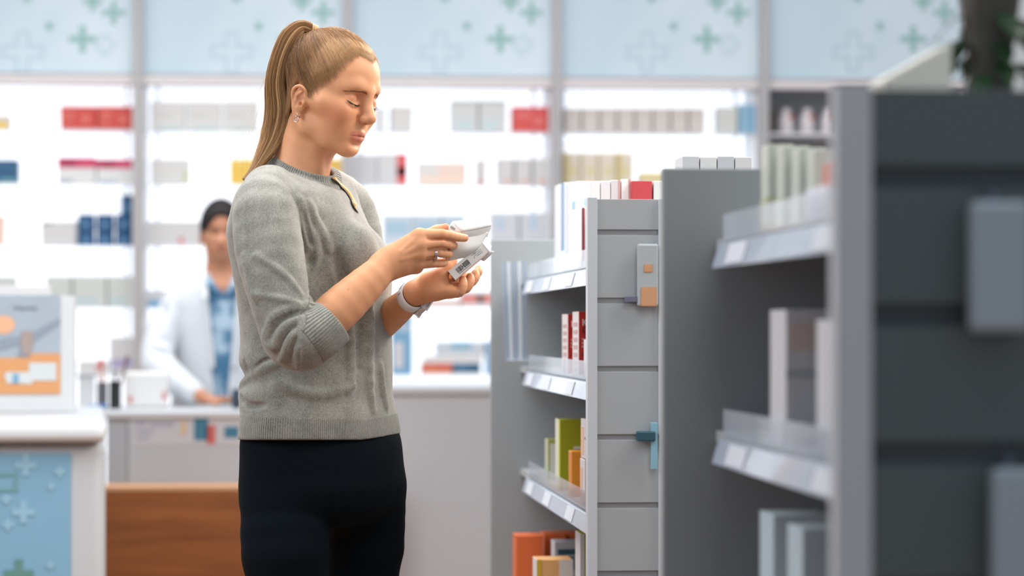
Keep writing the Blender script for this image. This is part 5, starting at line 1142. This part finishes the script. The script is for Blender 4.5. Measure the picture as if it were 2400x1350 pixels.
# ---- earring, ring, watch
def ring_pts(c, a, b, n=40): t = np.linspace(0, 2*math.pi, n+1); return np.asarray(c)+np.cos(t)[:, None]*a+np.sin(t)[:, None]*b
SIL = mat('silver', (200, 200, 205), rough=.18, metal=1.0)
for side in (-1, 1):
    e0 = bv.snap(H(.000, .078*side, -.0430), .0008)
    V1, F1 = tubes([ring_pts(e0-HU*.0012, HU*.0035, norm(HF*.5+HL*side*.8)*.0022), ring_pts(e0-HU*.0085, HU*.0048, HF*.0046)], [.0008, .0007], 6)
    er = mesh_np('earring', c2w(V1), F1, SIL, woman, WB); er['label'] = 'silver hoop with a small round pendant'
rp_ = C3(1019, 596, .144); rd = norm(C3(1026, 594, .142)-C3(984, 596, .152)); r1_ = norm(np.cross(rd, [0, 0, 1])); r2_ = np.cross(rd, r1_)
V1, F1 = tubes([ring_pts(rp_+rd*o, r1_*.0103, r2_*.0103) for o in (-.0012, .0010)], [.0012, .0011], 8)
mesh_np('finger_ring', c2w(V1), F1, SIL, woman, WB)['label'] = 'plain silver ring'
rp_ = C3(1079, 684, .088); rd = norm(C3(1077, 684, .088)-C3(1052, 684, .084)+np.array([.0, .004, 0])); r1_ = norm(np.cross(rd, [0, 0, 1])); r2_ = np.cross(rd, r1_)
V1, F1 = tubes([ring_pts(rp_, r1_*.0088, r2_*.0088)], [.0007], 6); mesh_np('finger_ring', c2w(V1), F1, SIL, woman, WB)['label'] = 'thin silver ring on the lower hand'
# ---- watch on the lower wrist
def band(c, ax, a, b, hw, th, n=64, t0=0, t1=2*math.pi):
    t = np.linspace(t0, t1, n); prof = [(-hw, 0), (-hw*.9, th*.8), (0, th), (hw*.9, th*.8), (hw, 0), (hw*.85, -th*.4), (0, -th*.3), (-hw*.85, -th*.4)]
    R = np.cos(t)[:, None]*a+np.sin(t)[:, None]*b; Nn = R/np.linalg.norm(R, axis=1, keepdims=True)
    V_ = np.stack([c+R+Nn*q+ax*p for p, q in prof], 1).reshape(-1, 3); m = len(prof)
    i, j = np.meshgrid(np.arange(n-1), np.arange(m), indexing='ij'); i = i.ravel(); j = j.ravel(); j2 = (j+1) % m
    return V_, np.stack([i*m+j, i*m+j2, (i+1)*m+j2, (i+1)*m+j], 1)
def boxm(c, u, v, w, bev=0.0):
    """box mesh from centre and half-vectors; small chamfers"""
    u, v, w = map(lambda q: np.asarray(q, float), (u, v, w)); bm_ = bmesh.new(); bmesh.ops.create_cube(bm_, size=2.0)
    for q in bm_.verts: q.co = Vector(np.asarray(c)+u*q.co.x+v*q.co.y+w*q.co.z)
    if bev: bmesh.ops.bevel(bm_, geom=bm_.edges[:], offset=bev, segments=2, affect='EDGES', profile=.5)
    return bm_
def quads(bm_, name, material, parent, base):
    """bmesh in the sculpting frame -> object"""
    for q in bm_.verts: q.co = Vector(c2w(np.array(q.co))-np.asarray(base))
    bmesh.ops.recalc_face_normals(bm_, faces=bm_.faces[:])
    me = bpy.data.meshes.new(name); bm_.to_mesh(me); bm_.free(); me.materials.append(material)
    o = bpy.data.objects.new(name, me); sc.collection.objects.link(o); o.parent = parent; return o
wc = C3(966, 695, .049); wax = norm(LW-C3(930, 727, .005)); wpn = norm(pn-wax*(pn@wax)); wsd = np.cross(wax, wpn)
WHT = mat('white_rubber', (226, 228, 232), rough=.45, spec=.4)
V1, F1 = band(wc, wax, wsd*.0262, wpn*.0232, .0095, .0022); watch = mesh_np('watch_band', c2w(V1), F1, WHT, woman, WB); watch['label'] = 'white rubber watch band'
V1, F1 = band(wc+wax*.001, wax, wsd*.0282, wpn*.0250, .0048, .0014, 12, 1.05, 1.35); k_ = mesh_np('band_loop', c2w(V1), F1, WHT, watch, (0, 0, 0)); k_.location = -Vector(WB)
bm_ = boxm(wc-wpn*.0262, wax*.0140, wsd*.0135, wpn*.0042, .003); quads(bm_, 'watch_case', WHT, watch, WB)
bm_ = boxm(wc-wpn*.0306, wax*.0120, wsd*.0115, wpn*.0006, .0004); quads(bm_, 'watch_glass', mat('dark_glass', (14, 15, 18), rough=.1), watch, WB)
bm_ = bmesh.new()
for i in range(6):
    t = 1.30+i*.16; R = wsd*.0286*math.cos(t)+wpn*.0256*math.sin(t); tg_ = norm(-wsd*math.sin(t)+wpn*math.cos(t)); b2 = boxm(wc+R, wax*.0022, tg_*.0009, norm(R)*.0004)
    me_ = bpy.data.meshes.new('t'); b2.to_mesh(me_); bm_.from_mesh(me_); b2.free(); bpy.data.meshes.remove(me_)
quads(bm_, 'band_hole', mat('hole_dark', (60, 62, 66)), watch, WB)
# ---- carton in the lower hand
def obase(p): q = c2w(np.asarray(p)); return q
CART = mat('white_carton', (226, 227, 226), rough=.42, spec=.4)
A_, B_, C4, D_ = C3(1050, 634.5, .096), C3(1131, 570, .092), C3(1145.5, 588, .092), C3(1068.7, 657, .096)
cu_ = (B_-A_+C4-D_)/4; cv_ = (D_-A_+C4-B_)/4; cw_ = norm(np.cross(cu_, cv_)); cw_ = cw_ if cw_[2] > 0 else -cw_
cen = (A_+B_+C4+D_)/4; box_c = cen-cw_*.026; ob_ = obase(box_c)
carton = empty('medicine_carton', ob_, 'opened white medicine carton with a barcode, held in the woman\'s lower hand', 'carton')
bm_ = boxm(box_c, cu_, cv_, cw_*.026, .0006); quads(bm_, 'carton_body', CART, carton, ob_)
bm_ = bmesh.new()
def addb(bmt, *a):
    b2 = boxm(*a); me_ = bpy.data.meshes.new('t'); b2.to_mesh(me_); bmt.from_mesh(me_); b2.free(); bpy.data.meshes.remove(me_)
rb_ = random.Random(5); x = -.70
while x < .02:
    w_ = rb_.choice([.006, .010, .016, .024]); gap = rb_.choice([.010, .014, .02])
    tall = .46 if abs(x+.36) > .03 else .1
    addb(bm_, cen+cu_*(x+w_/2)+cv_*(-.02)+cw_*.0001, cu_*w_/2, cv_*tall, cw_*.00015); x += w_+gap
INK = mat('black_ink', (32, 34, 38), rough=.6)
quads(bm_, 'printed_barcode', INK, carton, ob_)
bm_ = bmesh.new(); addb(bm_, cen+cu_*.30+cv_*.16+cw_*.0001, cu_*.018, cv_*.07, cw_*.00015)
for i, (x, y, l) in enumerate(((.60, -.35, .20), (.55, -.05, .22), (.62, .25, .16), (.38, -.45, .10))):
    for q in range(9): addb(bm_, cen+cu_*(x-l+2*l*q/9)+cv_*y+cw_*.0001, cu_*l*.07, cv_*.045, cw_*.00012)
for q in range(10): addb(bm_, cen+cu_*(-.66+q*.07)+cv_*.62+cw_*.0001, cu_*.018, cv_*.08, cw_*.00012)
quads(bm_, 'printed_text', mat('grey_ink', (90, 94, 100)), carton, ob_)
bm_ = boxm(cen+cv_*.985-cw_*.013, cu_*1.0, cv_*.022, cw_*.0132); quads(bm_, 'orange_edge_stripe', mat('orange_print', (214, 130, 60)), carton, ob_)
def sheet(name, rows, material, parent, base, th=.0004, n=(14, 10)):
    G_ = np.array(rows); a_ = np.stack([spl(r, n[1]) for r in G_]); g_ = np.stack([spl(a_[:, j], n[0]) for j in range(n[1])], 1)
    du = np.gradient(g_, axis=0); dv = np.gradient(g_, axis=1); nn = np.cross(du, dv); nn /= np.linalg.norm(nn, axis=2, keepdims=True)
    A2, B2 = g_+nn*th/2, g_-nn*th/2; V_ = np.concatenate([A2.reshape(-1, 3), B2.reshape(-1, 3)]); N0 = n[0]*n[1]
    i, j = [q.ravel() for q in np.meshgrid(np.arange(n[0]-1), np.arange(n[1]-1), indexing='ij')]; q_ = np.stack([i*n[1]+j, (i+1)*n[1]+j, (i+1)*n[1]+j+1, i*n[1]+j+1], 1)
    bd = [k for k in range(n[1]-1)]; E_ = [(k, k+1) for k in bd]+[(k*n[1]+n[1]-1, (k+1)*n[1]+n[1]-1) for k in range(n[0]-1)]+[((n[0]-1)*n[1]+k+1, (n[0]-1)*n[1]+k) for k in bd]+[((k+1)*n[1], k*n[1]) for k in range(n[0]-1)]
    s_ = np.array([(a, b, b+N0, a+N0) for a, b in E_])
    return mesh_np(name, c2w(V_), np.concatenate([q_, q_[:, ::-1]+N0, s_]), material, parent, base)
sheet('carton_flap', [[C4, C3(1158, 589, .085)], [C3(1138, 600, .088), C3(1146, 602, .080)], [C3(1127, 609, .084), C3(1134, 612, .076)]], CART, carton, ob_, .0006, (6, 4))
sheet('carton_flap', [[B_, C4], [C3(1137, 561, .070), C3(1152, 578, .074)]], CART, carton, ob_, .0006, (4, 4))
# ---- leaflet pinched in the upper hand
PAP = mat('thin_paper', (222, 223, 222), rough=.7)
lb = obase(C3(1090, 560, .11))
leaf = empty('medicine_leaflet', lb, 'folded white paper leaflet pinched between the fingers of the woman\'s raised hand', 'leaflet')
sheet('curved_page', [[C3(1056, 540, .112), C3(1090, 545, .100), C3(1124, 540, .092), C3(1146, 545, .090)],
                      [C3(1048, 565, .118), C3(1086, 566, .108), C3(1118, 562, .098), C3(1138, 557, .092)],
                      [C3(1046, 592, .112), C3(1080, 588, .110), C3(1108, 584, .102), C3(1124, 580, .096)],
                      [C3(1051, 612, .100), C3(1074, 607, .098), C3(1094, 603, .092), C3(1102, 601, .088)]], PAP, leaf, lb)
sheet('folded_top_page', [[C3(1060, 519, .108), C3(1100, 515, .092), C3(1141, 510, .078)], [C3(1071, 531, .114), C3(1112, 525, .100), C3(1150, 518, .086)], [C3(1080, 543, .116), C3(1118, 537, .102), C3(1153, 529, .090)]], PAP, leaf, lb, .0010, (6, 8))
sheet('folded_under_page', [[C3(1080, 543, .115), C3(1118, 537, .101), C3(1153, 529, .089)], [C3(1076, 553, .112), C3(1112, 548, .100), C3(1147, 543, .088)], [C3(1068, 560, .108), C3(1106, 558, .098), C3(1142, 555, .088)]], PAP, leaf, lb, .0006, (6, 8))
sheet('folded_side_page', [[C3(1060, 519, .108), C3(1047, 540, .104)], [C3(1070, 531, .113), C3(1058, 545, .108)], [C3(1080, 543, .116), C3(1070, 552, .112)]], PAP, leaf, lb, .0008, (5, 4))
bm_ = bmesh.new(); e_ = norm(C3(1080, 543, .116)-C3(1060, 519, .108)); f_ = norm(C3(1047, 540, .104)-C3(1060, 519, .108)); g_ = norm(np.cross(e_, f_)); g_ = g_ if g_[2] > 0 else -g_
for i in range(4): addb(bm_, C3(1057.5+i*2.6, 532+i*1.8, .1085+i*.0012)+g_*.0012, f_*.0022, e_*.0005, g_*.0001)
quads(bm_, 'printed_text', INK, leaf, lb)
# ---- shoulder bag on the far side
TAN = mat('tan_leather', (206, 146, 74), rough=.5, bump=(300, .3)); DKE = mat('dark_edge', (34, 40, 44), rough=.5)
sp_ = [C3(a, b, w) for a, b, w in ((768, 414, -.020), (783, 423, -.022), (799, 434, -.018), (814, 449, -.008), (826, 468, .000), (835, 490, -.004))]
for i in range(len(sp_)):
    for _ in range(12):
        v_ = sv.val(sp_[i])
        if v_ < .0024: sp_[i] = sp_[i]+np.array([0, 0, .0024-v_])
        elif v_ > .004 and i > 1: sp_[i] = sp_[i]-np.array([0, 0, min(v_-.0024, .01)])
back = [C3(760, 470, -.15), C3(770, 560, -.185), C3(790, 700, -.19), C3(800, 800, -.19)]
fr_ = [C3(852, 540, -.10), C3(868, 610, -.165), C3(850, 700, -.19), C3(835, 800, -.19)]
SPn = spl(back[::-1]+sp_[1:]+fr_, 90)
def strap(P, hw, th, off, name, m, parent, base):
    T = np.gradient(P, axis=0); T /= np.linalg.norm(T, axis=1, keepdims=True); nrm = []
    for p in P:
        nrm.append(sv.grad(p))
    nrm = np.array(nrm)*.25+norm(np.array([.35, .45, .85])); nrm /= np.linalg.norm(nrm, axis=1, keepdims=True); B_2 = np.cross(T, nrm); B_2 /= np.linalg.norm(B_2, axis=1, keepdims=True); nrm = np.cross(B_2, T)
    prof = [(-hw, -th), (hw, -th), (hw, th), (-hw, th)]
    V_ = np.stack([P+B_2*(p+off)+nrm*q for p, q in prof], 1).reshape(-1, 3); n = len(P)
    i, j = [q.ravel() for q in np.meshgrid(np.arange(n-1), np.arange(4), indexing='ij')]; j2 = (j+1) % 4
    return mesh_np(name, c2w(V_), np.stack([i*4+j, i*4+j2, (i+1)*4+j2, (i+1)*4+j], 1), m, parent, base, smooth=False)
bb = obase(C3(818, 860, -.20)); bag = empty('shoulder_bag', bb, 'shoulder bag with a narrow tan strap over the woman\'s far shoulder', 'bag')
strap(SPn, .0034, .0012, 0, 'strap', TAN, bag, bb)['label'] = 'tan leather strap'
strap(SPn, .0008, .0016, .0038, 'strap_edge', DKE, bag, bb)['label'] = 'dark strap edge'
bm_ = boxm(C3(818, 862, -.205), (.075, 0, 0), (0, .055, 0), (0, 0, .022), .010); quads(bm_, 'bag_body', TAN, bag, bb)
V, F = bv.mesh(); V = relax(V, F, 2, 0.5)
q = ((V-HO)/HS) @ HR.T
def blob(c, r, p=2.0, sym=True):
    y = np.abs(q[:, 1]) if sym else q[:, 1]
    d = ((q[:, 0]-c[0])/r[0])**2+((y-c[1])/r[1])**2+((q[:, 2]-c[2])/r[2])**2
    return np.clip(np.exp(-d*p), 0, 1)[:, None]
col = np.tile(np.array(lin((218, 158, 118))[:3]), (len(V), 1))
def dab(m, rgb): 
    global col
    col = col*(1-m)+np.array(lin(rgb)[:3])*m
dab(0.52*blob((.062, .050, -.022), (.034, .030, .026)), (214, 116, 84))
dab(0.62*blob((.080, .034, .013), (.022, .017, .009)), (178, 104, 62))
d_ = np.minimum(((np.abs(q[:, 1])/.0240)**2+((q[:, 2]+.0512)/.0058)**2), ((q[:, 1]/.0215)**2+((q[:, 2]+.0600)/.0068)**2))
lipm = np.clip((1.15-d_)*3.0, 0, 1)[:, None]*(q[:, 0:1] > .07)
dab(0.70*lipm, (206, 122, 106))
ml_ = np.interp(np.abs(q[:, 1]), [0, .004, .014, .025], [-.0552, -.0545, -.0545, -.0560]); dab(0.8*np.exp(-((q[:, 2]-ml_)/.0010)**2)[:, None]*(np.abs(q[:, 1:2]) < .0232)*(q[:, 0:1] > .07), (134, 62, 54))
dab(0.65*blob((-.004, .080, -.014), (.0075, .012, .011)), (158, 84, 60))
dab(0.80*blob((.1005, .0062, -.0300), (.0045, .0026, .0030)), (96, 48, 38))
for c_, r_, a_ in [(k, .0085, .38) for k in kn]+[(f[0][1], .0075, .34) for f in fing]+[(f[0][3], .0080, .40) for f in fing]+[(f[0][3], .0085, .45) for f in lf]+[(f[0][1], .0075, .25) for f in lf]+[(C3(1062, 612, .064), .009, .35), (C3(1044, 534, .100), .010, .4)]:
    dab(a_*np.exp(-((V-c_)**2).sum(1)/r_**2)[:, None], (204, 104, 78))
mole = C3(816, 679, .2); m_ = bv.front(mole[0], mole[1]); mole = C3(816, 679, m_ if m_ else .2); dab(.9*np.exp(-((V-mole)**2).sum(1)/.0013**2)[:, None], (92, 52, 40))
NAILM = mat('fingernail', (228, 176, 158), rough=.25, spec=.5)
tipd = norm(fing[0][0][3]-fing[0][0][2]); nn_ = norm(np.array([.1, .8, .55])); nn_ = norm(nn_-tipd*(nn_@tipd)); sd_ = np.cross(tipd, nn_)
bm_ = bmesh.new(); bmesh.ops.create_uvsphere(bm_, u_segments=16, v_segments=10, radius=1.0); nc_ = fing[0][0][3]-tipd*.001+nn_*.0046
for v_ in bm_.verts: v_.co = Vector(nc_+tipd*v_.co.x*.0062+sd_*v_.co.y*.0046+nn_*v_.co.z*.0022)
for f_ in bm_.faces: f_.smooth = True
quads(bm_, 'fingernail', NAILM, woman, WB)
body = mesh_np('body', c2w(V), F, SKIN, woman, WB, cols={'tint': col})
print('body verts', len(V))
